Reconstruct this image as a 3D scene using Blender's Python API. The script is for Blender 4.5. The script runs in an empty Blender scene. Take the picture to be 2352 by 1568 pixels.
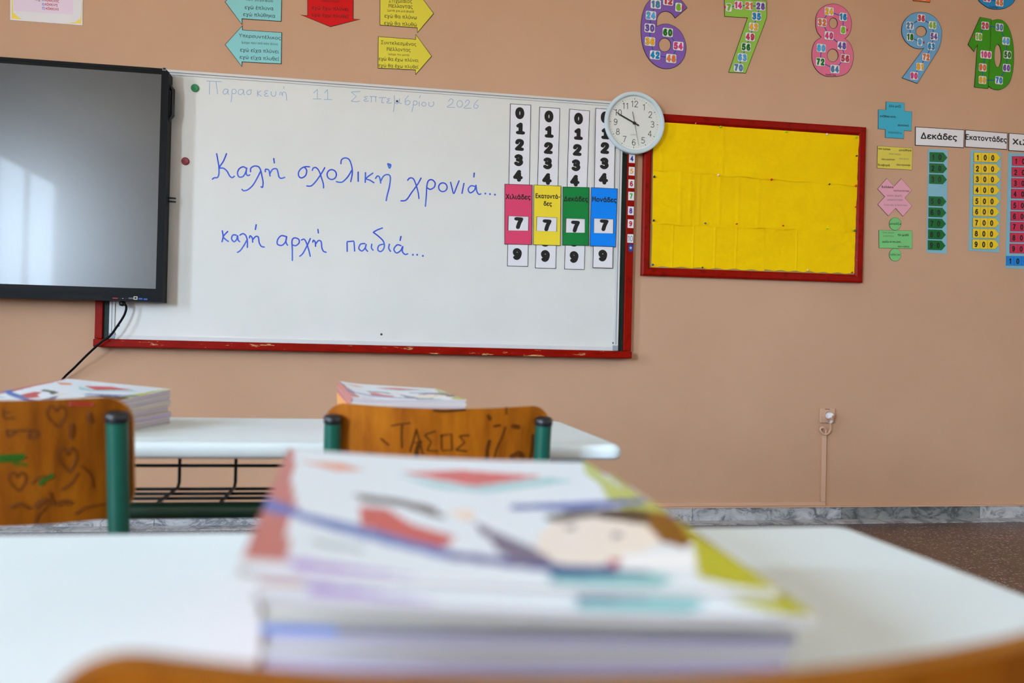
import bpy, bmesh, math, random
import numpy as np
from mathutils import Vector, Matrix
from mathutils.geometry import tessellate_polygon
C = bpy.context.scene.collection
S = bpy.context.scene
random.seed(7)

# ------------------------------------------------------------------ camera, sky, light, exposure
EYE = 0.821                    # camera height; camera stands at x = y = 0 and looks along +y
FPX, YAW, PITCH, ROLL = 2018.96, .165364, .0083031, .02352037
WALL = 4.1                     # plane of the front wall
fw = Vector((math.sin(YAW)*math.cos(PITCH), math.cos(YAW)*math.cos(PITCH), math.sin(PITCH)))
r0 = Vector((math.cos(YAW), -math.sin(YAW), 0)); u0 = r0.cross(fw)
rt = r0*math.cos(ROLL) + u0*math.sin(ROLL); up = -r0*math.sin(ROLL) + u0*math.cos(ROLL)
cam = bpy.data.cameras.new('camera'); co = bpy.data.objects.new('camera', cam); C.objects.link(co)
co.matrix_world = Matrix(((rt.x, up.x, -fw.x, 0), (rt.y, up.y, -fw.y, 0), (rt.z, up.z, -fw.z, EYE), (0, 0, 0, 1)))
cam.sensor_width = 36; cam.sensor_fit = 'HORIZONTAL'; cam.lens = FPX/2352*36
cam.clip_start = .02; cam.dof.use_dof = True; cam.dof.focus_distance = 4.2; cam.dof.aperture_fstop = 3.9
cam.dof.aperture_blades = 9
S.camera = co
SKY, GROUND, EXPO = 58.0, 33.0, 0.0
S.view_settings.view_transform = 'Standard'; S.view_settings.look = 'None'
S.view_settings.gamma = 1; S.view_settings.use_curve_mapping = False; S.view_settings.exposure = EXPO
S.cycles.use_denoising = True; S.cycles.max_bounces = 12; S.cycles.diffuse_bounces = 8
S.cycles.sample_clamp_indirect = 8; S.cycles.caustics_reflective = False
w = bpy.data.worlds.new('daylight'); S.world = w; w.use_nodes = True
nt = w.node_tree; nt.nodes.clear()
tc = nt.nodes.new('ShaderNodeTexCoord'); sx = nt.nodes.new('ShaderNodeSeparateXYZ')
mr = nt.nodes.new('ShaderNodeMapRange'); mr.inputs[1].default_value = -.04; mr.inputs[2].default_value = .06
mx = nt.nodes.new('ShaderNodeMix'); mx.data_type = 'RGBA'
mx.inputs[6].default_value = (GROUND*.98, GROUND*.92, GROUND*.80, 1)
mx.inputs[7].default_value = (SKY*.72, SKY*.93, SKY*1.15, 1)
bg = nt.nodes.new('ShaderNodeBackground'); ow = nt.nodes.new('ShaderNodeOutputWorld')
L = nt.links.new
L(tc.outputs['Generated'], sx.inputs[0]); L(sx.outputs[2], mr.inputs[0]); L(mr.outputs[0], mx.inputs[0])
L(mx.outputs[2], bg.inputs[0]); L(bg.outputs[0], ow.inputs[0])
ROOM = dict(x0=-3.7, x1=4.5, y0=-5.2, y1=WALL, h=3.3)
WIN = [(-3.7, -1.7), (.85, 1.4)]; WZ = (1.0, 2.75)
ADDED_WIN = [(-3.3, -2.9), (-1.0, -.6), (1.2, 1.6)]; ADDED_WZ = (2.1, 2.75)      # unseen high windows added to the right wall to even out the light
for a, b, sd, (za, zb_) in [(*q, -1, WZ) for q in WIN]+[(*q, 1, ADDED_WZ) for q in ADDED_WIN]:               # light portals in the window openings
    l = bpy.data.lights.new('window_portal', 'AREA'); l.shape = 'RECTANGLE'; l.size = b-a; l.size_y = zb_-za
    l.cycles.is_portal = True
    o = bpy.data.objects.new('window_portal', l); C.objects.link(o)
    o.location = (ROOM['x0']-.1 if sd < 0 else ROOM['x1']+.1, (a+b)/2, (za+zb_)/2)
    o.rotation_euler = (math.pi/2, 0, sd*math.pi/2)

# ------------------------------------------------------------------ helpers
def lin(c):
    return tuple((x/255/12.92 if x/255 <= .04045 else ((x/255+.055)/1.055)**2.4) for x in c)
MATS = {}
def M(name, c=(200, 200, 200), rough=.55, spec=.35, metal=0):
    if name in MATS: return MATS[name]
    m = bpy.data.materials.new(name); m.use_nodes = True; b = m.node_tree.nodes['Principled BSDF']
    b.inputs['Base Color'].default_value = (*lin(c), 1); b.inputs['Roughness'].default_value = rough
    b.inputs['Specular IOR Level'].default_value = spec; b.inputs['Metallic'].default_value = metal
    MATS[name] = m; return m
def nodes(m):
    t = m.node_tree; return t, t.nodes['Principled BSDF'], t.nodes.new, t.links.new
def noise(t, scale, detail=4, rough=.55, vec=None, stretch=None):
    tc = t.nodes.new('ShaderNodeTexCoord'); n = t.nodes.new('ShaderNodeTexNoise')
    n.inputs['Scale'].default_value = scale; n.inputs['Detail'].default_value = detail; n.inputs['Roughness'].default_value = rough
    if stretch:
        mp = t.nodes.new('ShaderNodeMapping'); mp.inputs['Scale'].default_value = stretch
        t.links.new(tc.outputs['Object'], mp.inputs[0]); t.links.new(mp.outputs[0], n.inputs[0])
    else: t.links.new(tc.outputs['Object'], n.inputs[0])
    return n
def ramp(t, fac, stops):
    r = t.nodes.new('ShaderNodeValToRGB'); e = r.color_ramp.elements
    while len(e) < len(stops): e.new(.5)
    for k, (p, c) in zip(e, stops): k.position = p; k.color = (*lin(c), 1)
    t.links.new(fac, r.inputs[0]); return r
def bump(t, b, h, strength, dist):
    n = t.nodes.new('ShaderNodeBump'); n.inputs['Strength'].default_value = strength; n.inputs['Distance'].default_value = dist
    t.links.new(h, n.inputs['Height']); t.links.new(n.outputs[0], b.inputs['Normal'])

def m_noise(name, stops, scale, rough=.5, spec=.35, detail=4, stretch=None, bs=0, bscale=None, bd=.001, fd=.55):
    m = M(name, rough=rough, spec=spec); t, b, N, K = nodes(m)
    n = noise(t, scale, detail, fd, stretch=stretch); r = ramp(t, n.outputs[0], stops); K(r.outputs[0], b.inputs['Base Color'])
    if bs:
        n2 = noise(t, bscale or scale, 3); bump(t, b, n2.outputs[0], bs, bd)
    return m
def m_chipped(name, c, chip, scale=60, lo=.70, hi=.74, rough=.35, stretch=None):
    m = M(name, c, rough=rough, spec=.06); t, b, N, K = nodes(m)
    n = noise(t, scale, 5, .65, stretch=stretch)
    dk = tuple(x*.82 for x in c)
    r = ramp(t, n.outputs[0], [(.3, dk), (.5, c), (lo, c), (hi, chip)]); K(r.outputs[0], b.inputs['Base Color'])
    return m

# points: photo measurement -> the real plane it lies on
def ray(px, py): return fw + rt*((px-1176)/FPX) - up*((py-784)/FPX)
def at(px, py, Y):
    d = ray(px, py); p = d*(Y/d.y); return Vector((p.x, Y, p.z+EYE))
def wp(px, py, off=0.): return at(px, py, WALL-off)
def onz(px, py, z):
    d = ray(px, py); p = d*((z-EYE)/d.z); return Vector((p.x, p.y, z))

class MB:
    def __init__(s): s.v = []; s.f = []; s.m = []; s.mats = []; s.sm = []
    def mi(s, mat):
        if mat not in s.mats: s.mats.append(mat)
        return s.mats.index(mat)
    def add(s, vs, fs, mat, smooth=False):
        k = len(s.v); i = s.mi(mat); s.v += [tuple(v) for v in vs]
        for f in fs: s.f.append([k+a for a in f]); s.m.append(i); s.sm.append(smooth)
    def build(s, name, parent=None, origin=None, bevel=0, bseg=2):
        v = np.array(s.v, float)
        if origin is None: origin = (v.min(0)+v.max(0))/2
        if parent is not None: origin = Vector(origin)
        v = v-np.array(origin)
        me = bpy.data.meshes.new(name); me.from_pydata(v.tolist(), [], s.f)
        for m in s.mats: me.materials.append(m)
        me.polygons.foreach_set('material_index', s.m); me.polygons.foreach_set('use_smooth', s.sm)
        me.update()
        o = bpy.data.objects.new(name, me); C.objects.link(o); o.location = origin
        if parent is not None:
            o.parent = parent; o.location = Vector(origin)-world_loc(parent)
        if bevel:
            b = o.modifiers.new('bevel', 'BEVEL'); b.width = bevel; b.segments = bseg; b.limit_method = 'ANGLE'; b.angle_limit = .7
            b.harden_normals = False
        return o
    def box(s, a, b, mat):
        x0, y0, z0 = a; x1, y1, z1 = b
        s.add([(x0, y0, z0), (x1, y0, z0), (x1, y1, z0), (x0, y1, z0), (x0, y0, z1), (x1, y0, z1), (x1, y1, z1), (x0, y1, z1)],
              [(0, 3, 2, 1), (4, 5, 6, 7), (0, 1, 5, 4), (1, 2, 6, 5), (2, 3, 7, 6), (3, 0, 4, 7)], mat)
    def tube(s, pts, r, mat, n=12, caps=True):
        pts = [Vector(p) for p in pts]; rings = []; prev = None
        for i, p in enumerate(pts):
            d = ((pts[min(i+1, len(pts)-1)]-p).normalized() + (p-pts[max(i-1, 0)]).normalized()).normalized()
            if prev is None:
                a = d.orthogonal().normalized()
            else: a = (prev - d*prev.dot(d)).normalized()
            prev = a; b = d.cross(a); rr = r[i] if isinstance(r, (list, tuple)) else r
            rings.append([p+(a*math.cos(2*math.pi*k/n)+b*math.sin(2*math.pi*k/n))*rr for k in range(n)])
        vs = [q for g in rings for q in g]; fs = []
        for i in range(len(pts)-1):
            for k in range(n):
                fs.append((i*n+k, i*n+(k+1) % n, (i+1)*n+(k+1) % n, (i+1)*n+k))
        s.add(vs, fs, mat, True)
        if caps: s.add(rings[0], [tuple(range(n))[::-1]], mat); s.add(rings[-1], [tuple(range(n))], mat)
    def lathe(s, prof, centre, axis, mat, n=48, smooth=True):
        axis = Vector(axis).normalized(); a = axis.orthogonal().normalized(); b = axis.cross(a); centre = Vector(centre); vs = []
        for r, h in prof:
            vs += [centre+axis*h+(a*math.cos(2*math.pi*k/n)+b*math.sin(2*math.pi*k/n))*r for k in range(n)]
        fs = [(i*n+k, i*n+(k+1) % n, (i+1)*n+(k+1) % n, (i+1)*n+k) for i in range(len(prof)-1) for k in range(n)]
        s.add(vs, fs, mat, smooth)
    # flat shapes on a plane facing the room: 2-D points (x, z) at depth y
    def poly(s, pts, y, mat, holes=()):
        loops = [[Vector((p[0], p[1], 0)) for p in pts]]+[[Vector((p[0], p[1], 0)) for p in h] for h in holes]
        fl = [q for l in loops for q in l]; tr = tessellate_polygon(loops); fs = []
        for a, b, c in tr:
            A, B, D = fl[a], fl[b], fl[c]
            fs.append((a, b, c) if (B-A).cross(D-A).z > 0 else (a, c, b))
        s.add([(q.x, y, q.y) for q in fl], fs, mat)
    def slab(s, pts, y, th, mat, holes=(), edge=None):     # front face at y, back at y + th
        s.poly(pts, y, mat, holes)
        for l in (pts, *holes):
            n = len(l); s.add([(p[0], y, p[1]) for p in l]+[(p[0], y+th, p[1]) for p in l], [(i, (i+1) % n, n+(i+1) % n, n+i) for i in range(n)], edge or mat)
        n = len(pts)
    def ribbon(s, pts, wd, mat):                            # stroke of width wd through 3-D points on a plane facing -y
        n = len(pts); vs = []; fs = []
        for i, p in enumerate(pts):
            d = pts[min(i+1, n-1)]-pts[max(i-1, 0)]; d = Vector((d.x, 0, d.z))
            d = d.normalized() if d.length > 1e-9 else Vector((1, 0, 0)); q = Vector((-d.z, 0, d.x))*wd/2
            e = Vector((0, -2e-6*i, 0)); vs += [p+q+e, p-q+e]
        fs = [(2*i, 2*i+1, 2*i+3, 2*i+2) for i in range(n-1)]; s.add(vs, fs, mat)
        for p in (pts[0], pts[-1]): s.disc(p, wd/2, mat)
    def disc(s, p, r, mat, n=10):
        s.add([(p.x+r*math.cos(2*math.pi*k/n), p.y, p.z+r*math.sin(2*math.pi*k/n)) for k in range(n)], [tuple(range(n))], mat)

def world_loc(o):
    v = Vector((0, 0, 0))
    while o is not None: v = v+o.location; o = o.parent
    return v
def tag(o, label, cat, group=None):
    o['label'] = label; o['category'] = cat
    if group: o['group'] = group
    return o
def thing(name, label, cat, loc, group=None):
    o = bpy.data.objects.new(name, None); C.objects.link(o); o.location = loc; o.empty_display_size = .05
    return tag(o, label, cat, group)
def struct(o): o['kind'] = 'structure'; return o

def spline(pts, closed=False, k=6):
    """Catmull-Rom through 2-D points; a third element marks a corner."""
    n = len(pts); out = []
    P = [Vector((p[0], p[1])) for p in pts]; cor = [len(p) > 2 for p in pts]
    for i in range(n if closed else n-1):
        j = (i+1) % n; a, b = P[i], P[j]
        p0 = a if (cor[i] or (not closed and i == 0)) else P[i-1]
        p3 = b if (cor[j] or (not closed and j == n-1)) else P[(j+1) % n]
        if cor[i] and cor[j]: out.append(a); continue
        for q in range(k):
            t = q/k
            out.append(.5*((2*a)+(b-p0)*t+(2*p0-5*a+4*b-p3)*t*t+(-p0+3*a-3*b+p3)*t**3))
    if not closed: out.append(P[-1])
    return out
def inset(pts, d):
    n = len(pts); P = [Vector((p[0], p[1])) for p in pts]
    ar = sum(P[i].x*P[(i+1) % n].y-P[(i+1) % n].x*P[i].y for i in range(n)); sg = 1 if ar > 0 else -1; out = []
    for i in range(n):
        e1 = (P[i]-P[i-1]); e2 = (P[(i+1) % n]-P[i])
        if e1.length < 1e-9 or e2.length < 1e-9: out.append(P[i]); continue
        e1.normalize(); e2.normalize(); n1 = Vector((-e1.y, e1.x)); n2 = Vector((-e2.y, e2.x)); b = n1+n2
        if b.length < .2: out.append(P[i]+n1*d*sg); continue
        b.normalize(); out.append(P[i]+b*(d*sg/max(.45, b.dot(n1))))
    return out

# lettering: a round pen alphabet (capital height 1), every letter a set of pen strokes
def _r(cx, cy, rx, ry, n=12): return [(cx+rx*math.cos(.4+2*math.pi*i/n), cy+ry*math.sin(.4+2*math.pi*i/n)) for i in range(n+1)]
G6 = [(.50, .90), (.34, 1), (.16, .86), (.06, .5), (.08, .2), (.28, 0), (.48, .08), (.54, .30), (.46, .52), (.28, .58), (.10, .42)]
GL = {
 'α': (.66, [_r(.30, .34, .26, .34), [(.56, .68), (.55, .2), (.59, .04), (.66, 0)]]),
 'γ': (.54, [[(.02, .68), (.12, .64), (.30, .12), (.31, -.20), (.25, -.28), (.21, -.2), (.28, .1), (.54, .68)]]),
 'δ': (.56, [_r(.30, .31, .26, .31), [(.52, .92), (.36, 1), (.16, .93), (.16, .78), (.40, .62), (.53, .45)]]),
 'ε': (.50, [[(.50, .58), (.34, .68), (.12, .62), (.10, .46), (.28, .37)], [(.28, .37), (.06, .30), (.05, .10), (.24, 0), (.50, .08)]]),
 'ζ': (.50, [[(.08, .98), (.48, .96, 1), (.2, .6), (.08, .3), (.14, .08), (.40, 0), (.46, -.12), (.36, -.24)]]),
 'η': (.56, [[(.02, .66), (.10, .64), (.12, .5), (.12, 0)], [(.12, .44), (.24, .64), (.40, .68), (.52, .56), (.53, .3), (.53, -.28)]]),
 'θ': (.56, [_r(.28, .5, .24, .5), [(.04, .5), (.52, .5)]]),
 'ι': (.26, [[(.08, .68), (.08, .14), (.14, 0), (.25, .02)]]),
 'κ': (.54, [[(.08, .68), (.08, 0)], [(.50, .68), (.12, .32)], [(.22, .40), (.53, 0)]]),
 'λ': (.56, [[(.04, 1), (.14, .97), (.24, .75), (.54, 0)], [(.31, .55), (.04, 0)]]),
 'μ': (.66, [[(.08, .68), (.08, -.28)], [(.08, .2), (.15, .03), (.30, 0), (.45, .1), (.51, .3), (.51, .68)], [(.51, .3), (.53, .06), (.65, 0)]]),
 'ν': (.54, [[(.03, .68), (.27, 0, 1), (.52, .68)]]),
 'ξ': (.48, [[(.46, .98), (.16, .96), (.12, .78), (.30, .6), (.44, .58)], [(.30, .6), (.06, .45), (.06, .2), (.24, .04), (.44, -.02), (.46, -.16), (.34, -.25)]]),
 'ο': (.58, [_r(.29, .34, .26, .34)]),
 'π': (.64, [[(.02, .66), (.62, .66)], [(.16, .66), (.14, 0)], [(.48, .66), (.47, .12), (.60, 0)]]),
 'ρ': (.60, [_r(.34, .34, .25, .34), [(.09, .36), (.09, -.28)]]),
 'ς': (.50, [[(.50, .60), (.32, .68), (.10, .55), (.05, .32), (.14, .10), (.40, 0), (.46, -.12), (.34, -.26)]]),
 'σ': (.64, [_r(.28, .32, .25, .32), [(.24, .65), (.63, .65)]]),
 'τ': (.52, [[(.02, .66), (.51, .66)], [(.26, .66), (.26, .1), (.40, 0)]]),
 'υ': (.56, [[(.07, .68), (.07, .2), (.17, .02), (.33, 0), (.49, .15), (.52, .42), (.48, .68)]]),
 'φ': (.68, [_r(.34, .34, .30, .34), [(.34, .9), (.34, -.28)]]),
 'χ': (.58, [[(.04, .68), (.13, .64), (.30, .25), (.46, -.2), (.56, -.25)], [(.54, .68), (.04, -.26)]]),
 'ψ': (.64, [[(.04, .68), (.07, .25), (.2, .03), (.33, 0), (.48, .06), (.6, .3), (.61, .68)], [(.33, .95), (.33, -.28)]]),
 'ω': (.74, [[(.12, .68), (.04, .4), (.08, .08), (.22, 0), (.34, .12), (.37, .42)], [(.37, .42), (.40, .12), (.52, 0), (.66, .1), (.70, .4), (.62, .68)]]),
 'Υ': (.64, [[(.02, 1), (.32, .5, 1), (.62, 1)], [(.32, .5), (.32, 0)]]), 'Σ': (.62, [[(.58, 1), (.06, 1, 1), (.36, .52, 1), (.04, 0, 1), (.60, 0)]]),
 'Μ': (.76, [[(.04, 0), (.12, 1, 1), (.38, .3, 1), (.64, 1, 1), (.72, 0)]]), 'Δ': (.72, [[(.04, 0), (.36, 1, 1), (.68, 0, 1), (.04, 0)]]),
 'Ε': (.60, [[(.56, 1), (.1, 1, 1), (.1, 0, 1), (.58, 0)], [(.1, .52), (.5, .52)]]), 'Χ': (.66, [[(.06, 1), (.60, 0)], [(.60, 1), (.06, 0)]]),
 'Κ': (.60, [[(.1, 1), (.1, 0)], [(.56, 1), (.12, .45)], [(.24, .56), (.58, 0)]]),
 'Q': (.80, [_r(.38, .5, .34, .5), [(.46, .25), (.74, -.05)]]), 'U': (.68, [[(.08, 1), (.08, .3), (.2, .02), (.34, 0), (.48, .02), (.6, .3), (.6, 1)]]), 'A': (.72, [[(.04, 0), (.36, 1, 1), (.68, 0)], [(.16, .34), (.56, .34)]]),
 'R': (.62, [[(.1, 0), (.1, 1, 1), (.4, 1), (.54, .86), (.52, .62), (.36, .5), (.1, .5)], [(.34, .5), (.58, 0)]]), 'T': (.62, [[(.02, 1), (.60, 1)], [(.31, 1), (.31, 0)]]), 'Z': (.62, [[(.06, 1), (.58, 1, 1), (.04, 0, 1), (.60, 0)]]),
 '0': (.60, [_r(.30, .5, .25, .5)]), '1': (.42, [[(.08, .80), (.28, 1, 1), (.28, 0)]]), 'I': (.60, [[(.08, .78), (.32, 1, 1), (.32, 0)], [(.06, 0), (.58, 0)]]),
 '2': (.60, [[(.06, .74), (.14, .95), (.32, 1), (.50, .92), (.53, .70), (.38, .42), (.05, 0, 1), (.56, 0)]]),
 '3': (.60, [[(.08, .88), (.26, 1), (.48, .92), (.50, .68), (.36, .54), (.22, .53)], [(.22, .53), (.46, .48), (.56, .26), (.44, .05), (.24, 0), (.06, .12)]]),
 '4': (.62, [[(.42, 0), (.42, 1, 1), (.03, .30, 1), (.60, .30)]]), '5': (.60, [[(.52, 1), (.14, 1, 1), (.10, .52, 1), (.30, .62), (.50, .50), (.55, .28), (.42, .05), (.22, 0), (.05, .12)]]),
 '6': (.60, [G6]), '7': (.60, [[(.05, 1), (.56, 1, 1), (.36, .5), (.24, 0)]]), '8': (.60, [_r(.30, .765, .2, .235), _r(.30, .27, .25, .27)]), '9': (.60, [[(.60-x, 1-y) for x, y in G6]]),
 '.': (.14, [[(.07, .02), (.075, .02)]]), ',': (.16, [[(.1, .04), (.04, -.14)]]), ';': (.16, [[(.1, .04), (.04, -.14)], [(.09, .5), (.095, .5)]]), '-': (.36, [[(.03, .36), (.33, .36)]]),
 '(': (.26, [[(.24, 1.05), (.10, .75), (.05, .4), (.12, .05), (.24, -.2)]]), ')': (.26, [[(.02, 1.05), (.16, .75), (.21, .4), (.14, .05), (.02, -.2)]])}
ACC = dict(zip('άέήίόύώ', 'αεηιουω')); _cache = {}
def glyphs(text, wt=.1, pen=None):
    """Vertices (x, y, layer), faces, x extent of a line of text; wt is the stroke width the letters are drawn for, pen the width actually laid down."""
    pen = pen or wt; key = (text, wt, pen)
    if key in _cache: return _cache[key]
    V, F = [], []; X = 0.; ns = 0; g = 1-wt
    def disc(p, n, lay):
        i = len(V); V.extend([(p.x+pen/2*math.cos(2*math.pi*k/n), p.y+pen/2*math.sin(2*math.pi*k/n), lay) for k in range(n)]); F.append(tuple(range(i, i+n)))
    for chr_ in text:
        if chr_ == ' ': X += .38; continue
        w_, st = GL[ACC.get(chr_, chr_)]; st = list(st)
        if chr_ in ACC: st.append([(w_*.5+.03, 1.02), (w_*.5-.03, .84)])
        for sk in st:
            P = [(X+p[0]*(g if wt > .2 else 1)+wt/2*(wt > .2), wt/2+p[1]*g)+tuple(p[2:]) for p in sk]
            Q = spline(P, False, 4) if len(P) > 2 else [Vector(p[:2]) for p in P]; n = len(Q); i0 = len(V); base = (ns % 12)*8; ns += 1
            for i, p in enumerate(Q):
                d = Q[min(i+1, n-1)]-Q[max(i-1, 0)]; d = d.normalized() if d.length > 1e-9 else Vector((1, 0)); q = Vector((-d.y, d.x))*pen/2
                V.extend([(p.x+q.x, p.y+q.y, base+i), (p.x-q.x, p.y-q.y, base+i)])
            F.extend([(i0+2*i, i0+2*i+1, i0+2*i+3, i0+2*i+2) for i in range(n-1)])
            disc(Q[0], 8, base-1); disc(Q[-1], 8, base+n)
            for p in P:
                if len(p) > 2: disc(Vector(p[:2]), 8, base+n+1)
        X += w_+.14+(wt-.1)*.35
    xs = [v[0] for v in V]; _cache[key] = (V, F, min(xs), max(xs)); return _cache[key]
CAP = 1.
def weight(bold): return .09+bold*4.
def put_text(mb, text, A, B, cap, y, mat, bold=0, fill=1.):
    """Text whose baseline runs from A to B (x, z) with capital height cap."""
    v, f, x0, x1 = glyphs(text, weight(bold))
    A = Vector((A[0], A[1])); U = (Vector((B[0], B[1]))-A)/(x1-x0); d = U.normalized(); V = Vector((-d.y, d.x))*cap
    mb.add([(A.x+U.x*(p[0]-x0)+V.x*p[1], y-p[2]*1e-6, A.y+U.y*(p[0]-x0)+V.y*p[1]) for p in v], f, mat)
def centred(mb, text, c, cap, y, mat, bold=0, ang=0, squeeze=1., outline=None, ow=.06):
    wt = weight(bold); v, f, x0, x1 = glyphs(text, wt); k = cap; ca, sa = math.cos(ang), math.sin(ang); cx = (x0+x1)/2
    def tr(p, yy): a, b = (p[0]-cx)*k*squeeze, (p[1]-.5)*k; return (c[0]+a*ca-b*sa, yy-p[2]*1e-6, c[1]+a*sa+b*ca)
    if outline:
        ov, of = glyphs(text, wt, wt+2*ow)[:2]; mb.add([tr(q, y+.00016) for q in ov], of, outline)
    mb.add([tr(q, y) for q in v], f, mat)
def pxt(mb, text, p0, p1, cap, off, mat, bold=0):            # baseline measured on the photo, on the wall plane
    a = wp(*p0, off); b = wp(*p1, off); s = (wp(p0[0], p0[1]-cap, off)-a).length
    put_text(mb, text, (a.x, a.z), (b.x, b.z), s, WALL-off, mat, bold)
def W2(pts, off=0.): return [(q.x, q.z) for q in (wp(p[0], p[1], off) for p in pts)]
def crop(ox, oy, s): return lambda x, y: (ox+x/s, oy+y/s)
def cpts(cv, pts): return [cv(p[0], p[1])+tuple(p[2:]) for p in pts]
LY = .00025                                                  # one printed layer

# ------------------------------------------------------------------ materials
m_wall = m_noise('wall_paint', [(.35, (199, 160, 131)), (.65, (206, 167, 138))], 1.2, rough=.75, spec=.2, bs=.25, bscale=420, bd=.0006)
m_white = M('white_paint', (232, 230, 224), .8, .2)
m_sidewall = M('side_wall_paint', (230, 218, 204), .8, .2)
m_red = m_chipped('red_frame_paint', (146, 16, 4), (222, 190, 175), scale=38, lo=.73, hi=.76)
m_tray = m_chipped('red_tray_paint', (146, 16, 4), (205, 160, 110), scale=30, lo=.615, hi=.64, stretch=(.3, 1, 1.8))
m_slate = m_noise('dark_green_slate', [(.3, (12, 30, 24)), (.7, (22, 46, 38))], 9, rough=.6)
m_board = m_noise('whiteboard_enamel', [(.3, (222, 224, 221)), (.7, (228, 230, 228))], 2.5, rough=.32, spec=.4)
m_alu = M('aluminium', (214, 216, 217), .38, .5)
m_groove = M('aluminium_groove', (110, 112, 118), .5)
m_cap = M('grey_plastic_cap', (150, 160, 172), .5)
m_black = M('black_ink', (12, 12, 13), .5)
m_ink = M('poster_ink', (22, 24, 22), .5)
m_grey = M('grey_ink', (95, 95, 90), .5)
m_paper = M('laminated_white_paper', (233, 233, 240), .35, .45)
m_tv = M('graphite_bezel', (9, 13, 19), .5, .12)
m_tvd = M('black_bezel', (5, 5, 6), .45, .12)
m_screen = M('dark_screen', (11, 19, 29), .27, .75); _b = m_screen.node_tree.nodes['Principled BSDF']; _b.inputs['Coat Weight'].default_value = .12; _b.inputs['Coat Roughness'].default_value = .04
m_marbles = []
for i, (a, b, c_) in enumerate([((128, 132, 140), (178, 182, 188), (200, 204, 210)), ((92, 96, 98), (128, 132, 134), (150, 152, 152)), ((140, 142, 148), (186, 188, 192), (204, 206, 210))]):
    m = M('grey_marble_%s' % 'abc'[i], rough=.3, spec=.45); t, b_, N, K = nodes(m)
    n = noise(t, 7, 8, .7, stretch=(1.6, 1, 2.6)); n.inputs['Distortion'].default_value = .9
    r = ramp(t, n.outputs[0], [(.36, tuple(x*.82 for x in a)), (.44, a), (.52, b), (.66, c_)]); K(r.outputs[0], b_.inputs['Base Color']); m_marbles.append(m)
m_terr = M('terrazzo', rough=.3, spec=.5); t, b_, N, K = nodes(m_terr)
tcx = N('ShaderNodeTexCoord'); vo = N('ShaderNodeTexVoronoi'); vo.inputs['Scale'].default_value = 150; K(tcx.outputs['Object'], vo.inputs[0])
sp = N('ShaderNodeSeparateColor'); K(vo.outputs['Color'], sp.inputs[0])
r1 = ramp(t, sp.outputs[0], [(0, (60, 35, 30)), (.3, (84, 50, 44)), (.55, (97, 62, 56)), (.74, (80, 66, 65)), (.91, (172, 164, 160))]); r1.color_ramp.interpolation = 'CONSTANT'
n2 = noise(t, 3, 3); mxx = N('ShaderNodeMix'); mxx.data_type = 'RGBA'; mxx.blend_type = 'MULTIPLY'; mxx.inputs[0].default_value = .5
r2 = ramp(t, n2.outputs[0], [(.3, (170, 160, 160)), (.7, (255, 250, 250))]); K(r1.outputs[0], mxx.inputs[6]); K(r2.outputs[0], mxx.inputs[7]); K(mxx.outputs[2], b_.inputs['Base Color'])
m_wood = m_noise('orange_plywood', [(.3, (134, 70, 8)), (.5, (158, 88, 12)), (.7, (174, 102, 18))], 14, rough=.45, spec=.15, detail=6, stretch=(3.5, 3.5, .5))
m_wood_shade = m_noise('shaded_orange_plywood', [(.3, (104, 52, 3)), (.5, (128, 68, 5)), (.7, (142, 80, 8))], 14, rough=.5, spec=.1, detail=6, stretch=(3.5, 3.5, .5))  # same plywood, darkened: shade on two chairs put into the colour
m_ply_shade = m_noise('shaded_plywood_edge', [(.3, (136, 84, 28)), (.7, (152, 98, 38))], 30, rough=.55, spec=.1)  # plywood edge with the nearest chair's shade in its colour
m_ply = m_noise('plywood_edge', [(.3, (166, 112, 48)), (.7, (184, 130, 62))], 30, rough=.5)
m_green = m_noise('green_tube_enamel', [(.3, (12, 80, 66)), (.7, (16, 92, 76))], 6, rough=.35, spec=.5)
m_dgreen = M('dark_green_tube', (14, 58, 46), .4, .45)
m_wire = M('dark_wire', (16, 24, 22), .45, .4)
m_plast = M('black_plastic', (24, 25, 30), .35, .45)
m_desk = m_noise('white_laminate', [(.3, (220, 235, 241)), (.7, (226, 240, 246))], 3, rough=.45, spec=.15)
m_scuff = M('pencil_mark', (94, 48, 7), .5, .1)
m_scuffg = M('green_marker', (36, 78, 8), .5, .1)
m_scuffr = M('red_marker', (150, 26, 10), .55)
m_scuffd = M('dark_pencil', (82, 44, 9), .5, .1)
col = lambda n, c, r=.42: M(n, c, r, .16)
K_ = dict(red=col('print_red', (205, 62, 84)), orange=col('print_orange', (232, 118, 55)), yellow=col('print_yellow', (246, 182, 30)),
          green=col('print_green', (128, 196, 30)), dgreen=col('print_dark_green', (30, 122, 34)), lblue=col('print_light_blue', (78, 178, 240)),
          blue=col('print_blue', (24, 142, 214)), steel=col('print_steel', (76, 138, 186)), purple=col('print_purple', (112, 84, 176)), pink=col('print_pink', (226, 62, 136)))
m_line = col('print_path', (28, 88, 176)); m_arrow = col('print_arrow', (214, 36, 74))

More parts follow.
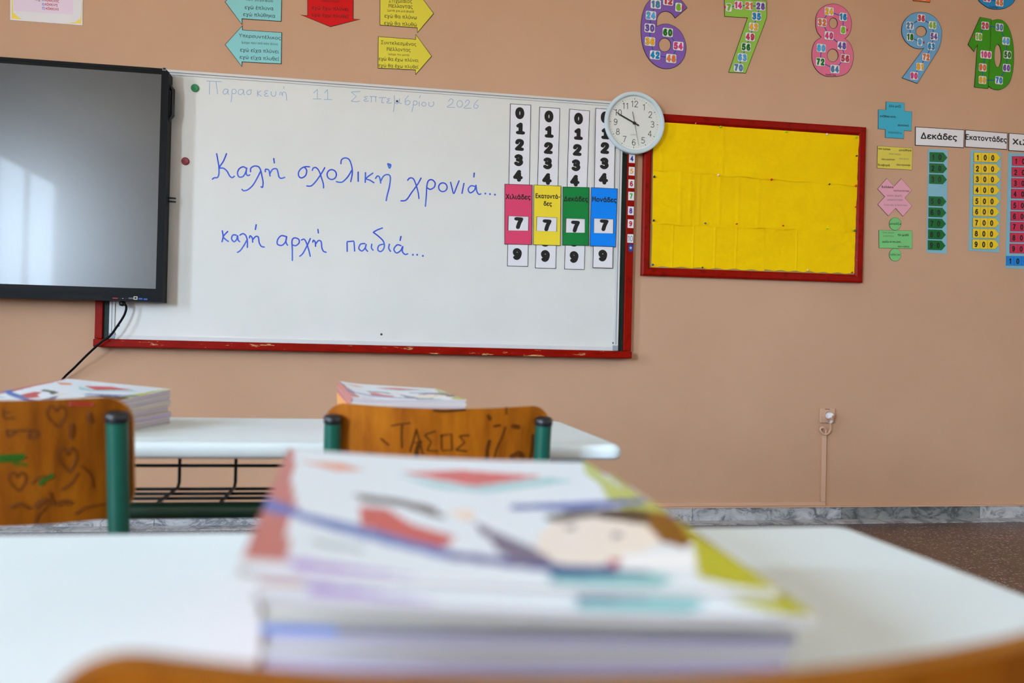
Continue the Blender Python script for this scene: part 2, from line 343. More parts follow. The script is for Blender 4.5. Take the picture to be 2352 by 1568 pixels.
# ------------------------------------------------------------------ the room
X0, X1, Y0, Y1, HH = (ROOM[k] for k in ('x0', 'x1', 'y0', 'y1', 'h'))
b = MB(); b.box((X0-.25, Y1, 0), (X1+.2, Y1+.2, HH), m_wall); struct(b.build('wall_front'))
def pierced(xa, xb, wins, wz, name):
    b = MB(); b.box((xa, Y0, 0), (xb, Y1, wz[0]), m_sidewall); b.box((xa, Y0, wz[1]), (xb, Y1, HH), m_sidewall)
    ys = [Y0]+[v for ab in wins for v in ab]+[Y1]
    for i in range(0, len(ys), 2): b.box((xa, ys[i], wz[0]), (xb, ys[i+1], wz[1]), m_sidewall)
    struct(b.build(name))
pierced(X1, X1+.14, ADDED_WIN, ADDED_WZ, 'wall_right'); pierced(X0-.14, X0, WIN, WZ, 'wall_left')
b = MB(); b.box((X0-.25, Y0-.2, 0), (X1, Y0, HH), m_sidewall); struct(b.build('wall_back'))
b = MB(); b.box((X0-.25, Y0-.2, HH), (X1+.2, Y1+.2, HH+.15), m_white); struct(b.build('ceiling'))
b = MB(); b.box((X0-.25, Y0-.2, -.15), (X1+.2, Y1+.2, 0), m_terr); struct(b.build('floor'))
m_alw = M('window_aluminium', (225, 226, 226), .45)
for i, (a, c_, x, WZ_) in enumerate([(*q, X0-.12, WZ) for q in WIN]+[(*q, X1+.07, ADDED_WZ) for q in ADDED_WIN]):  # left windows first, then the added right ones
    b = MB(); q = .05
    for z in (WZ_[0], WZ_[1]-q): b.box((x, a, z), (x+.05, c_, z+q), m_alw)
    for y in (a, (a+c_)/2-q/2, c_-q): b.box((x, y, WZ_[0]+q), (x+.05, y+q, WZ_[1]-q), m_alw)
    struct(b.build('window_%d' % (i+1)))
# marble skirting and the marble strip in the floor
b = MB(); jx = [wp(p, 1180).x for p in (356, 690, 1020, 1305, 1588, 1929, 2247)]; jx = [X0]+[jx[0]-.7]+jx+[jx[-1]+.7, X1]
ZB = wp(1600, 1165).z
for i in range(len(jx)-1): b.box((jx[i]+.0008, Y1-.014, 0), (jx[i+1]-.0008, Y1, ZB), m_marbles[[0, 2, 0, 2, 0, 2, 0, 1, 2, 0][i % 10]])
struct(b.build('baseboard_front', bevel=.002))
b = MB(); b.box((X0, Y1-.105, 0), (X1, Y1-.014, .004), m_marbles[0]); struct(b.build('trim_1'))
m_cap_paint = M('wall_paint_lighter', (214, 175, 149), .6)
b = MB(); b.box((X0, Y1-.02, ZB), (X1, Y1, ZB+.006), m_cap_paint); struct(b.build('trim_2'))

# ------------------------------------------------------------------ chalkboard with the whiteboard on it
xl, xr = wp(219, 740, .02).x, wp(1452, 740, .035).x; zt = wp(1000, 192, .02).z-.03; zb = wp(800, 791, .05).z
t = thing('chalkboard', 'old dark green chalkboard in a chipped red frame behind the whiteboard', 'chalkboard', ((xl+xr)/2, WALL, zb))
b = MB(); b.box((xl+.02, WALL-.018, zb), (xr-.02, WALL, zt), m_slate); b.build('slate', t)
b = MB(); b.box((xl, WALL-.03, zb), (xl+.032, WALL, zt), m_red); b.build('frame_post', t, bevel=.003)
b = MB(); b.box((xr-.0395, WALL-.03, zb), (xr, WALL, zt), m_red); b.build('frame_post', t, bevel=.003)
ta, tb_ = wp(213.5, 780, .07).x, wp(1452, 806, .07).x
tz0 = wp(800, 809, .07).z; tz1 = wp(800, 791.5, .07).z
b = MB(); b.box((ta, WALL-.07, tz0), (tb_, WALL, tz1), m_tray); b.build('tray', t, bevel=.004)

OW = .042                                                    # front of the whiteboard
wxl, wxr = wp(250.5, 740, OW).x, wp(1420.8, 740, OW).x; wzt = (wp(390, 159, OW).z+wp(1401, 233, OW).z)/2; wzb = tz1+.001
t = thing('whiteboard', 'large white enamel whiteboard with blue Greek handwriting in an aluminium frame', 'whiteboard', ((wxl+wxr)/2, WALL, wzb))
b = MB(); b.box((wxl+.004, WALL-OW+.006, wzb+.003), (wxr-.004, WALL-.019, wzt-.004), m_board); b.build('writing_surface', t)
b = MB(); fwid = .022
for (x0, z0, x1, z1) in ((wxl, wzt-fwid, wxr, wzt), (wxl, wzb, wxr, wzb+fwid*.8), (wxl, wzb, wxl+fwid, wzt), (wxr-fwid, wzb, wxr, wzt)):
    b.box((x0, WALL-OW, z0), (x1, WALL-.019, z1), m_alu)
b.box((wxl+.002, WALL-OW-.0006, wzt-fwid*.62), (wxr-.002, WALL-OW+.001, wzt-fwid*.48), m_groove)
for x in (wxl+fwid*.5, wxr-fwid*.5): b.box((x-.0012, WALL-OW-.0006, wzb+.03), (x+.0012, WALL-OW+.001, wzt-.02), m_groove)
b.build('frame', t)
for x, z in ((wxl, wzb), (wxr-.026, wzb), (wxr-.026, wzt-.026), (wxl, wzt-.026)):
    b = MB(); b.box((x-.001, WALL-OW-.002, z), (x+.027, WALL-OW+.004, z+.026), m_cap); b.build('corner_cap', t, bevel=.003)
OB = OW-.006
for p in ((272, 747.5), (876, 767.5), (1408.7, 787.4), (912, 232.5)):
    q = wp(*p, OB); b = MB(); b.lathe([(0, .0035), (.0035, .003), (.0055, .0)], (q.x, q.y, q.z), (0, -1, 0), m_groove, 14)
    b.disc(Vector((q.x, q.y-.004, q.z)), .003, m_black); b.build('screw', t)
cw = crop(400, 160, 3.0947)
def strokes(name, S_, wd, mat):
    b = MB(); k = 0
    for st in S_:
        P = cpts(cw, st); P = spline(P, False, 6) if len(P) > 2 else [Vector(p[:2]) for p in P]
        if len(P) == 1:
            q = wp(P[0][0], P[0][1], OB); b.disc(Vector((q.x, q.y-.0006, q.z)), wd*.75, mat); continue
        k += 1; b.ribbon([wp(p[0], p[1], OB+.0004+k*.00002) for p in P], wd, mat)
    return b.build(name, t)
def ring(cx, cy, rx, ry, n=14, a0=-1.2): return [(cx+rx*math.cos(a0-i*2*math.pi/n), cy+ry*math.sin(a0-i*2*math.pi/n)) for i in range(n+1)]
m_mark = m_noise('blue_marker', [(.35, (24, 58, 205)), (.65, (66, 112, 222))], 9, rough=.4)
m_faint = M('faint_blue_marker', (142, 176, 212), .45)
LINE1 = [
 [(302, 597), (310, 640), (318, 690), (318, 740), (308, 765), (285, 768), (272, 778)], [(372, 597), (350, 650), (322, 695), (350, 700), (375, 720), (395, 755), (412, 767), (428, 757)],
 [(512, 700), (490, 690), (462, 705), (450, 735), (462, 762), (490, 758), (510, 725), (516, 695), (512, 735), (522, 752), (537, 748)],
 [(543, 725), (545, 700), (570, 685), (600, 690), (615, 715), (625, 760), (632, 800), (628, 835), (618, 832)], [(615, 720), (590, 770), (560, 820), (525, 852), (495, 860), (482, 850)],
 [(648, 725), (650, 708), (672, 712), (678, 735), (682, 755)], [(680, 740), (700, 708), (728, 705), (738, 730), (745, 760), (760, 772), (786, 765)], [(708, 632), (712, 662)],
 [(962, 690), (930, 690), (900, 705), (883, 735), (890, 762), (910, 768), (935, 750), (942, 715), (928, 695)],
 [(982, 715), (990, 698), (1010, 697), (1030, 720), (1048, 770), (1060, 810), (1062, 840)], [(1070, 697), (1045, 740), (1010, 790), (975, 825), (943, 826)],
 ring(1120, 745, 33, 35), [(1185, 668), (1190, 640), (1215, 627), (1245, 640), (1263, 690), (1266, 740), (1255, 795)], [(1262, 715), (1235, 760), (1200, 795), (1175, 800), (1153, 795)],
 [(1308, 728), (1308, 793)], [(1360, 732), (1358, 800)], [(1412, 735), (1365, 772), (1392, 785), (1420, 803)],
 [(1432, 772), (1445, 755), (1460, 765), (1468, 805)], [(1466, 795), (1490, 755), (1520, 745), (1537, 765), (1530, 830), (1515, 890), (1507, 930)],
 [(1518, 668), (1540, 676), (1530, 700), (1518, 668)], [(1522, 672), (1534, 682)],
 [(1660, 785), (1675, 770), (1700, 775), (1720, 820), (1735, 875), (1740, 915)], [(1755, 770), (1730, 815), (1690, 870), (1650, 925), (1612, 932)],
 [(1786, 970), (1792, 900), (1797, 820), (1810, 787), (1835, 783), (1855, 805), (1848, 835), (1820, 850), (1797, 838)], ring(1910, 835, 30, 31),
 [(1965, 800), (1975, 840), (1987, 880), (2005, 840), (2025, 790)], [(2060, 808), (2046, 878)],
 [(2140, 830), (2110, 825), (2090, 850), (2105, 875), (2135, 855), (2145, 820), (2150, 860), (2165, 885), (2180, 882)], [(2133, 735), (2130, 762)],
 [(2212, 880)], [(2245, 884)], [(2280, 888)]]
k0 = 0
for n0 in (8, 13, 11): strokes('handwritten_word', LINE1[k0:k0+n0], .0062, m_mark); k0 += n0
LINE2 = [
 [(342, 1145), (348, 1185), (340, 1222)], [(380, 1150), (350, 1185), (365, 1205), (385, 1220)],
 [(440, 1175), (418, 1175), (408, 1200), (425, 1222), (445, 1205), (450, 1178), (455, 1210), (466, 1222)],
 [(468, 1175), (490, 1165), (510, 1180), (520, 1215), (520, 1262)], [(520, 1205), (495, 1250), (470, 1285), (450, 1298)],
 [(535, 1195), (540, 1180), (555, 1195), (558, 1225)], [(558, 1208), (580, 1185), (598, 1190), (605, 1230), (620, 1255), (640, 1260)], [(583, 1102), (577, 1135)],
 [(795, 1185), (760, 1180), (735, 1210), (735, 1240), (765, 1248), (790, 1225), (800, 1185), (795, 1225), (806, 1247)],
 [(840, 1355), (840, 1280), (838, 1215), (855, 1195), (885, 1205), (888, 1230), (865, 1250), (842, 1245)],
 [(905, 1210), (925, 1205), (942, 1235), (958, 1285), (967, 1325)], [(968, 1200), (945, 1250), (915, 1305), (893, 1325)],
 [(985, 1225), (990, 1212), (1003, 1225), (1005, 1255)], [(1005, 1240), (1025, 1215), (1045, 1222), (1050, 1265), (1062, 1290), (1080, 1297)], [(1022, 1135), (1025, 1160)],
 [(1230, 1290), (1229, 1222, 1), (1278, 1218, 1), (1283, 1288)],
 [(1355, 1235), (1325, 1240), (1313, 1270), (1335, 1288), (1358, 1265), (1365, 1238), (1360, 1270), (1375, 1290)], [(1405, 1240), (1402, 1265), (1414, 1282)],
 [(1480, 1125), (1445, 1138), (1415, 1155, 1), (1460, 1190), (1490, 1225), (1492, 1265), (1470, 1292), (1448, 1280), (1455, 1250), (1485, 1240)],
 [(1530, 1240), (1525, 1268), (1538, 1290)], [(1612, 1250), (1585, 1245), (1562, 1275), (1580, 1302), (1610, 1285), (1625, 1255), (1622, 1290), (1640, 1312), (1660, 1308)], [(1612, 1185), (1606, 1213)],
 [(1697, 1315)], [(1727, 1315)], [(1768, 1323)]]
k0 = 0
for n0 in (8, 7, 10): strokes('handwritten_word', LINE2[k0:k0+n0], .0062, m_mark); k0 += n0
DATE = [
 [(232, 80), (335, 85)], [(252, 83), (250, 175)], [(298, 85), (308, 172)], [(380, 140), (360, 138), (347, 160), (360, 175), (378, 160), (383, 140), (383, 170), (390, 175)],
 [(405, 230), (410, 180), (412, 145), (430, 138), (442, 155), (430, 172), (412, 168)], [(490, 142), (465, 142), (455, 162), (468, 178), (488, 165), (493, 142), (495, 172), (502, 178)],
 [(552, 145), (530, 145), (515, 160), (525, 177), (545, 170), (545, 150)], [(592, 148), (592, 188)], [(618, 150), (594, 168), (620, 188)],
 [(668, 150), (648, 150), (645, 163), (660, 168), (642, 178), (650, 190), (670, 186)], [(690, 155), (692, 180), (708, 190), (722, 178), (722, 155)],
 [(750, 180), (755, 160), (768, 170), (770, 185)], [(765, 180), (775, 160), (793, 165), (798, 195), (800, 218)], [(778, 120), (780, 133)],
 [(992, 165), (1018, 140, 1), (1018, 205)], [(988, 208), (1045, 208)], [(1070, 165), (1090, 140, 1), (1092, 210)], [(1065, 212), (1122, 212)],
 [(1322, 155), (1258, 158, 1), (1295, 188, 1), (1258, 225, 1), (1300, 228), (1318, 222)], [(1375, 190), (1352, 195), (1368, 208), (1350, 215), (1358, 225), (1380, 222)],
 [(1392, 190), (1440, 192)], [(1402, 192), (1400, 230)], [(1432, 192), (1434, 228)], [(1455, 200), (1507, 198)], [(1482, 200), (1475, 232), (1490, 234)],
 [(1535, 205), (1515, 208), (1528, 220), (1512, 228), (1520, 238), (1545, 236)], [(1565, 185), (1566, 240), (1558, 298)], [(1568, 235), (1585, 242), (1600, 225), (1602, 205), (1600, 235), (1618, 240)],
 [(1665, 185), (1642, 215), (1645, 245), (1665, 248), (1678, 230), (1662, 218), (1645, 230)], [(1690, 300), (1700, 250), (1702, 225), (1720, 222), (1728, 238), (1715, 252), (1700, 248)],
 [(1742, 228), (1742, 258)], [(1750, 185), (1742, 200)], ring(1775, 245, 15, 14), [(1812, 230), (1812, 255), (1830, 262), (1845, 248), (1843, 228)],
 [(1950, 225), (1965, 208), (1982, 215), (1975, 240), (1940, 265), (1995, 268)], ring(2030, 243, 20, 24), [(2068, 232), (2085, 215), (2098, 225), (2088, 248), (2060, 272), (2110, 274)],
 [(2160, 215), (2135, 245), (2132, 268), (2150, 275), (2162, 258), (2145, 248)]]
k0 = 0
for n0 in (14, 2, 2, 16, 1, 1, 1, 1): strokes('faded_handwritten_word', DATE[k0:k0+n0], .0026, m_faint); k0 += n0
for px, py, c_, nm in ((448, 202.5, (24, 128, 72), 'green'), (426, 370.5, (132, 22, 34), 'dark red')):
    q = wp(px, py, OB); b = MB(); b.lathe([(.0170, 0), (.0172, .005), (.0155, .008), (.012, .0072), (0, .0070)], q, (0, -1, 0), M('magnet_'+nm.replace(' ', '_'), c_, .4), 32)
    tag(b.build('magnet'), 'round %s magnet on the whiteboard beside the black screen' % nm, 'magnet', 'round magnets on the whiteboard')

# ------------------------------------------------------------------ interactive panel
OT = .13; yT = WALL-OT
tr_ = at(391, 163, yT); br = at(372, 695, yT); tx1 = at(381, 430, yT).x; tz_t = (tr_.z+at(0, 125.5, yT).z)/2; tz_b = (br.z+at(0, 681.5, yT).z)/2; tx0 = tx1-1.72
t = thing('interactive_display', 'large black wall mounted interactive screen overlapping the whiteboard', 'screen', ((tx0+tx1)/2, yT+.04, tz_b))
sx1 = at(364, 420, yT).x; sz1 = at(373, 171, yT).z; sz0 = at(355, 663, yT).z; sx0 = tx0+(tx1-sx1)
b = MB(); ch = .012
oc = [(tx0, tz_b), (tx1, tz_b), (tx1, tz_t-.014), (tx1-.014, tz_t), (tx0+.014, tz_t), (tx0, tz_t-.014)]
ix0, ix1, iz0, iz1 = sx0-.014, sx1+.013, sz0-.017, sz1+.014
b.slab(oc, yT, .075, m_tv, holes=[[(ix0, iz0), (ix0, iz1), (ix1, iz1), (ix1, iz0)]]); b.poly(oc[::-1], yT+.075, m_tv); b.build('bezel', t)
b = MB(); b.box((ix0, yT+.0015, iz0), (ix1, yT+.02, iz1), m_tvd); b.build('glass_border', t)
b = MB(); b.box((sx0, yT+.0008, sz0), (sx1, yT+.004, sz1), m_screen); b.build('screen', t)
cp = crop(0, 560, 4.357)
b = MB(); q0, q1 = at(*cp(592, 500), yT), at(*cp(1038, 552), yT); b.slab([(q0.x, q1.z), (q1.x, q1.z), (q1.x, q0.z), (q0.x, q0.z)], yT-.001, .002, m_tvd); b.build('speaker_grille', t)
for x, y, wd, hh, mt in ((1155, 543, 46, 8, M('port_red', (190, 40, 60))), (1205, 545, 12, 8, m_black), (1230, 545, 10, 6, M('port_pale', (190, 190, 200))), (1264, 546, 24, 8, m_black), (1311, 544, 42, 14, M('port_grey', (100, 104, 112))), (1357, 541, 34, 30, M('port_ivory', (226, 222, 208))), (1407, 549, 34, 14, M('port_blue', (50, 98, 190))), (1457, 553, 34, 14, M('port_blue'))):
    q = at(*cp(x, y), yT); s = .00195/4.357; b = MB(); b.box((q.x-wd*s/2, yT-.002, q.z-hh*s/2), (q.x+wd*s/2, yT+.004, q.z+hh*s/2), mt)
    if wd == 34: b.box((q.x-wd*s*.3, yT-.0024, q.z-hh*s*.3), (q.x+wd*s*.3, yT, q.z+hh*s*.3), m_black if hh == 30 else M('port_blue'))
    b.build('port', t)
b = MB(); q = at(377.5, 158.5, yT); b.box((q.x-.0075, yT-.0012, q.z-.0065), (q.x+.0075, yT+.001, q.z+.0065), M('sticker_grey', (150, 156, 162))); b.box((q.x-.005, yT-.0016, q.z-.004), (q.x+.0055, yT, q.z+.0045), m_black); b.build('label_sticker', t)
b = MB(); qa, qb = at(391, 196, yT+.03), at(389, 275, yT+.03)
b.tube([(tx1-.004, yT+.035, qa.z), (tx1+.012, yT+.035, qa.z-.02), (tx1+.012, yT+.035, qb.z+.02), (tx1-.004, yT+.035, qb.z)], .009, m_plast, 10); b.build('side_handle', t)
for py in (453.5, 461.5):
    q = at(404, py+1, yT+.05); b = MB(); b.tube([(tx1-.06, yT+.05, q.z), (q.x, yT+.05, q.z-.002)], .0038, m_plast, 8); b.build('antenna', t)
b = MB(); b.box((tx0+.4, yT+.075, tz_b+.3), (tx1-.4, WALL-.043, tz_t-.3), m_plast); b.build('mount', t)
b = MB(); P = [at(x, y, WALL-o) for x, y, o in ((283, 694, .09), (290, 704, .085), (286, 722, .085), (272, 745, .09), (252, 772, .095), (232, 786, .095), (200, 815, .08), (170, 845, .05), (146, 868, .03), (110, 912, .02), (60, 980, .012), (15, 1060, .010), (-20, 1190, .010))]
P3 = []
for i in range(len(P)-1):
    a, p, q, d = P[max(i-1, 0)], P[i], P[i+1], P[min(i+2, len(P)-1)]
    for k in range(5): s = k/5; P3.append(.5*((2*p)+(q-a)*s+(2*a-5*p+4*q-d)*s*s+(-a+3*p-3*q+d)*s**3))
P3.append(P[-1]); m_cable = m_chipped('black_cable', (18, 20, 24), (150, 140, 130), scale=120, lo=.68, hi=.72)
cab = thing('power_cable', 'black cable hanging from the screen over the red tray to the desk', 'cable', P[0])
b.tube(P3, [.0048]*len(P3), m_cable, 10); b.build('cord', cab)
b = MB(); q = at(281, 697, WALL-.09); b.lathe([(0, -.012), (.012, -.008), (.014, .006), (0, .016)], (q.x, q.y, q.z), (0, 0, 1), m_plast, 16); b.build('plug', cab)

# ------------------------------------------------------------------ posters above the board
def sheet(name, label, cat, px, mat, off=.0025, th=.0012, border=m_ink, bw=.0022, group=None, holes_px=(), extra=None):
    b = MB(); P = W2(px, off); Hs = [W2(h, off) for h in holes_px]
    if border: b.slab(P, WALL-off, th+off*.5, border, holes=Hs); b.poly(inset(P, bw), WALL-off-LY, mat, holes=[inset(h, -bw) for h in Hs])
    else: b.slab(P, WALL-off, th+off*.5, mat, holes=Hs)
    if extra: extra(b, off+2*LY)
    return tag(b.build(name), label, cat, group)
ca = crop(480, 0, 4.2)
m_cyan = M('cyan_card', (142, 212, 216), .3, .18); m_redc = M('red_card', (212, 22, 26), .3, .18); m_yel = M('yellow_card', (226, 214, 72), .3, .18)
def txts(cv, rows, mat=None):
    def f(b, off):
        for row in rows:
            s, p0, p1, cap = row[:4]; pxt(b, s, cv(*p0), cv(*p1), cap/(cv(1, 0)[0]-cv(0, 0)[0])**-1, off, row[4] if len(row) > 4 else m_ink, row[5] if len(row) > 5 else .004)
    return f
sheet('arrow_poster', 'light blue left arrow poster whose top is cut off, the higher one', 'poster', cpts(ca, [(153, 18), (320, 240), (320, 183), (698, 208), (704, -98), (322, -125), (320, -170)]), m_cyan, group='verb tense arrows',
      extra=txts(ca, [('(πριν, για μια φορά)', (358, 5), (617, 20), 22), ('εγώ έπλυνα', (345, 87), (622, 100), 38), ('εγώ πλύθηκα', (330, 153), (638, 172), 38)]))
sheet('arrow_poster', 'light blue left arrow poster just above the whiteboard, whole in view', 'poster', cpts(ca, [(153, 430), (318, 645), (320, 598), (698, 618), (704, 312), (325, 287), (322, 245)]), m_cyan, group='verb tense arrows',
      extra=txts(ca, [('Υπερσυντέλικος', (288, 357), (692, 384), 35), ('(μέχρι πριν από κάτι άλλο)', (315, 418), (662, 436), 22), ('εγώ είχα πλύνει', (300, 497), (675, 515), 38), ('εγώ είχα πλυθεί', (297, 566), (677, 587), 38)]))
sheet('arrow_poster', 'red down arrow poster above the whiteboard', 'poster', cpts(ca, [(948, -130), (948, 148), (885, 142), (1172, 260), (1460, 185), (1392, 182), (1395, -100)]), m_redc, group='verb tense arrows',
      extra=txts(ca, [('(μέχρι τώρα)', (1090, 15), (1252, 22), 20), ('εγώ έχω πλύνει', (993, 90), (1347, 107), 38), ('εγώ έχω πλυθεί', (990, 156), (1347, 178), 38)]))
sheet('arrow_poster', 'yellow right arrow poster whose top is cut off, the higher one', 'poster', cpts(ca, [(1648, -45), (1648, 243), (2008, 270), (2010, 318), (2170, 130), (2018, -70), (2018, -20)]), m_yel, group='verb tense arrows',
      extra=txts(ca, [('Στιγμιαίος', (1735, 22), (1960, 30), 38), ('Μέλλοντας', (1733, 74), (1965, 82), 40), ('(μετά για μια φορά)', (1722, 110), (1978, 122), 22), ('εγώ θα πλύνω', (1693, 170), (2005, 187), 38), ('εγώ θα πλυθώ', (1690, 238), (2005, 257), 38)]))
sheet('arrow_poster', 'yellow right arrow poster just above the whiteboard, whole in view', 'poster', cpts(ca, [(1632, 350), (1628, 658), (1990, 676), (1992, 722), (2150, 542), (1994, 328), (1992, 378)]), m_yel, group='verb tense arrows',
      extra=txts(ca, [('Συντελεσμένος', (1660, 425), (2000, 444), 36), ('Μέλλοντας', (1715, 490), (1945, 500), 38), ('(μέχρι πιο μετά)', (1730, 530), (1932, 541), 20), ('εγώ θα έχω πλύνει', (1637, 582), (2022, 600), 36), ('εγώ θα έχω πλυθεί', (1635, 645), (2022, 664), 36)]))
cb = crop(0, 0, 3.3357)
def left_poster(b, off):
    y = WALL-off; b.poly(W2(cpts(cb, [(90, -500), (90, 143), (622, 182), (630, -470)]), off), y, M('poster_yellow', (248, 222, 90), .35))
    b.poly(W2(spline(cpts(cb, [(104, -480, 1), (98, 40), (120, 110), (170, 148), (240, 162), (540, 172), (600, 150), (620, 90), (625, -460, 1)]), True), off+LY), y-LY, m_paper)
    b.poly(W2(cpts(cb, [(108, -300), (104, 84), (560, 112), (562, -280)]), off+2*LY), y-2*LY, M('poster_lilac', (236, 220, 240), .35))
    o = off+3*LY; mb_, mr_ = M('text_blue', (40, 120, 205)), M('text_red', (190, 50, 90))
    for s, p0, p1, mt in (('π.χ.', (270, 5), (312, 8), m_grey), ('ο', (322, 8), (336, 9), mb_), ('κόκκινος', (343, 10), (452, 20), mr_), ('η', (321, 43), (336, 45), mb_), ('κόκκινη', (344, 43), (440, 49), mr_), ('το', (320, 73), (345, 75), mb_), ('κόκκινο', (352, 75), (450, 82), mr_)):
        pxt(b, s, cb(*p0), cb(*p1), 8, o, mt, .012)
sheet('grammar_poster', 'white poster with yellow border in the upper left corner of the wall', 'poster', cpts(cb, [(78, -520), (78, 153), (632, 193), (640, -490)]), m_paper, border=None, extra=left_poster)

# ------------------------------------------------------------------ number posters
def tile(b, cpx, wpx, hpx, txt, c_, off, ang):
    q = wp(*cpx, off); s = .00203; w_, h_ = wpx*s/2, hpx*s/2; k = .0045; y = WALL-off; ca_, sa = math.cos(ang), math.sin(ang)
    def R(p): return (q.x+p[0]*ca_-p[1]*sa, q.z+p[0]*sa+p[1]*ca_)
    def rr(w, h, k): return [R(p) for p in ((-w+k, -h), (w-k, -h), (w, -h+k), (w, h-k), (w-k, h), (-w+k, h), (-w, h-k), (-w, -h+k))]
    b.poly(rr(w_, h_, k), y, m_grey); b.poly(rr(w_-.001, h_-.001, k), y-LY, m_paper)
    v = glyphs(txt, weight(.034)); k2 = 1.50*h_; nat = (v[3]-v[2])*k2; sq = min(1.05, 1.66*w_/nat)
    centred(b, txt, (q.x, q.z), k2, y-2.6*LY, K_[c_], .034, ang, sq, outline=m_ink, ow=.035)
def number_poster(label, cv, outline, holes, mat, tiles, th, tw=27, ang=-.012, path=None, extra=None, arrow=None, off=.0032):
    P = spline(cpts(cv, outline), True, 5); Hs = [cpts(cv, ring(*h, n=28)[:-1]) for h in holes]; sc = cv(1, 0)[0]-cv(0, 0)[0]
    def f(b, o):
        seq = [wp(*cv(x, y), o) for x, y, *_ in tiles]
        order = path or range(len(tiles)-1)
        for i in range(len(tiles)-1):
            A, B = seq[i], seq[i+1]; b.ribbon([A, B], .0042, m_line)
        if arrow:
            b.poly(W2(cpts(cv, arrow), o), WALL-o-LY, m_arrow)
        for x, y, s, c_, *ww in tiles: tile(b, cv(x, y), (ww[0] if ww else tw[0])*sc, tw[1]*sc, s, c_, o+LY, ang)
        if extra: extra(b, o)
    return sheet('number_poster', label, 'poster', P, mat, off=off, holes_px=Hs, border=m_ink, bw=.0018, group='multiplication number posters', extra=f)
c6 = crop(1450, 0, 8.713)
number_poster('purple number six poster with multiples of six', c6, [(1122, 155, 1), (1000, 0), (880, -90), (740, -135), (600, -130), (470, -80), (360, 10), (280, 120), (225, 270), (197, 440), (192, 620), (205, 800), (240, 960), (310, 1120), (400, 1240), (500, 1320), (600, 1365), (700, 1380), (810, 1365), (920, 1315), (1010, 1230), (1070, 1120), (1095, 1000), (1090, 880), (1050, 740), (980, 620), (880, 535), (770, 485), (690, 475), (600, 485), (512, 522, 1), (512, 430), (530, 330), (580, 265), (640, 235), (700, 230), (770, 250), (830, 300), (875, 365, 1)],
   [(668, 898, 120, 133)], M('purple_card', (132, 96, 182), .33, .18), [(945, 145, '6', 'green', 150), (738, 20, '12', 'red'), (490, 85, '18', 'steel'), (392, 310, '24', 'lblue'), (368, 562, '30', 'purple'), (373, 830, '36', 'yellow'), (475, 1100, '42', 'blue'), (797, 1170, '48', 'orange'), (940, 920, '54', 'pink'), (728, 650, '60', 'dgreen')], 0, (232, 192), arrow=[(1003, 145), (1047, 110), (1047, 182)])
c7 = crop(1640, 0, 8.714)
number_poster('light green number seven poster with multiples of seven', c7, [(205, -30, 1), (1055, 12, 1), (1058, 355, 1), (635, 1468, 1), (290, 1448, 1), (668, 360, 1), (210, 330, 1)], [], M('light_green_card', (148, 200, 78), .33, .18),
   [(297, 148, '7', 'green', 142), (488, 105, '14', 'pink', 192), (698, 115, '21', 'orange', 192), (932, 125, '28', 'purple'), (852, 328, '35', 'blue'), (793, 538, '42', 'yellow'), (722, 738, '49', 'red'), (640, 942, '56', 'dgreen'), (567, 1150, '63', 'lblue'), (490, 1355, '70', 'steel')], 0, (225, 188), arrow=[(210, 108), (248, 145), (210, 180)])
c8 = crop(1850, 0, 8.254)
cred = lambda cv, p0, p1: (lambda b, o: pxt(b, 'Κουκίδα Κόρη', cv(*p0), cv(*p1), 4.2, o, m_ink, .02))
number_poster('pink number eight poster with multiples of eight', c8, [(515, 68), (620, 85), (740, 150), (830, 260), (875, 400), (870, 530), (830, 650), (752, 735, 1), (830, 800), (880, 890), (910, 1020), (905, 1150), (860, 1290), (780, 1390), (660, 1440), (500, 1455), (370, 1440), (250, 1370), (165, 1260), (125, 1130), (120, 1000), (140, 880), (190, 780), (297, 705, 1), (230, 620), (195, 500), (190, 370), (225, 240), (300, 150), (400, 90)],
   [(528, 440, 78, 98), (517, 1050, 103, 120)], M('pink_card', (226, 116, 152), .33, .18), [(715, 570, '8', 'green', 132), (715, 320, '16', 'blue', 175), (448, 215, '24', 'yellow'), (315, 425, '32', 'orange'), (447, 675, '40', 'pink'), (692, 865, '48', 'purple'), (752, 1108, '56', 'red'), (558, 1310, '64', 'steel'), (283, 1172, '72', 'dgreen'), (298, 912, '80', 'lblue')], 0, (208, 178), arrow=[(768, 568), (802, 537), (802, 600)], extra=cred(c8, (385, 1428), (578, 1440)))
c9 = crop(2060, 0, 7.295)
number_poster('blue number nine poster with multiples of nine', c9, [(415, 202), (520, 220), (620, 275), (700, 365), (750, 480), (755, 580), (735, 720), (690, 840), (600, 990), (345, 1400, 1), (85, 1305, 1), (450, 808, 1), (400, 820), (310, 810), (220, 765), (140, 690), (90, 590), (78, 490), (100, 390), (160, 300), (250, 230), (330, 207)],
   [(405, 525, 88, 85)], M('sky_blue_card', (108, 170, 218), .33, .18), [(385, 705, '9', 'lblue', 112), (225, 620, '18', 'dgreen', 150), (220, 430, '27', 'steel'), (408, 305, '36', 'red'), (597, 422, '45', 'green'), (620, 608, '54', 'purple'), (578, 778, '63', 'blue'), (490, 957, '72', 'orange'), (387, 1117, '81', 'yellow'), (287, 1270, '90', 'pink')], 0, (164, 152), arrow=[(432, 712), (460, 685), (460, 740)])
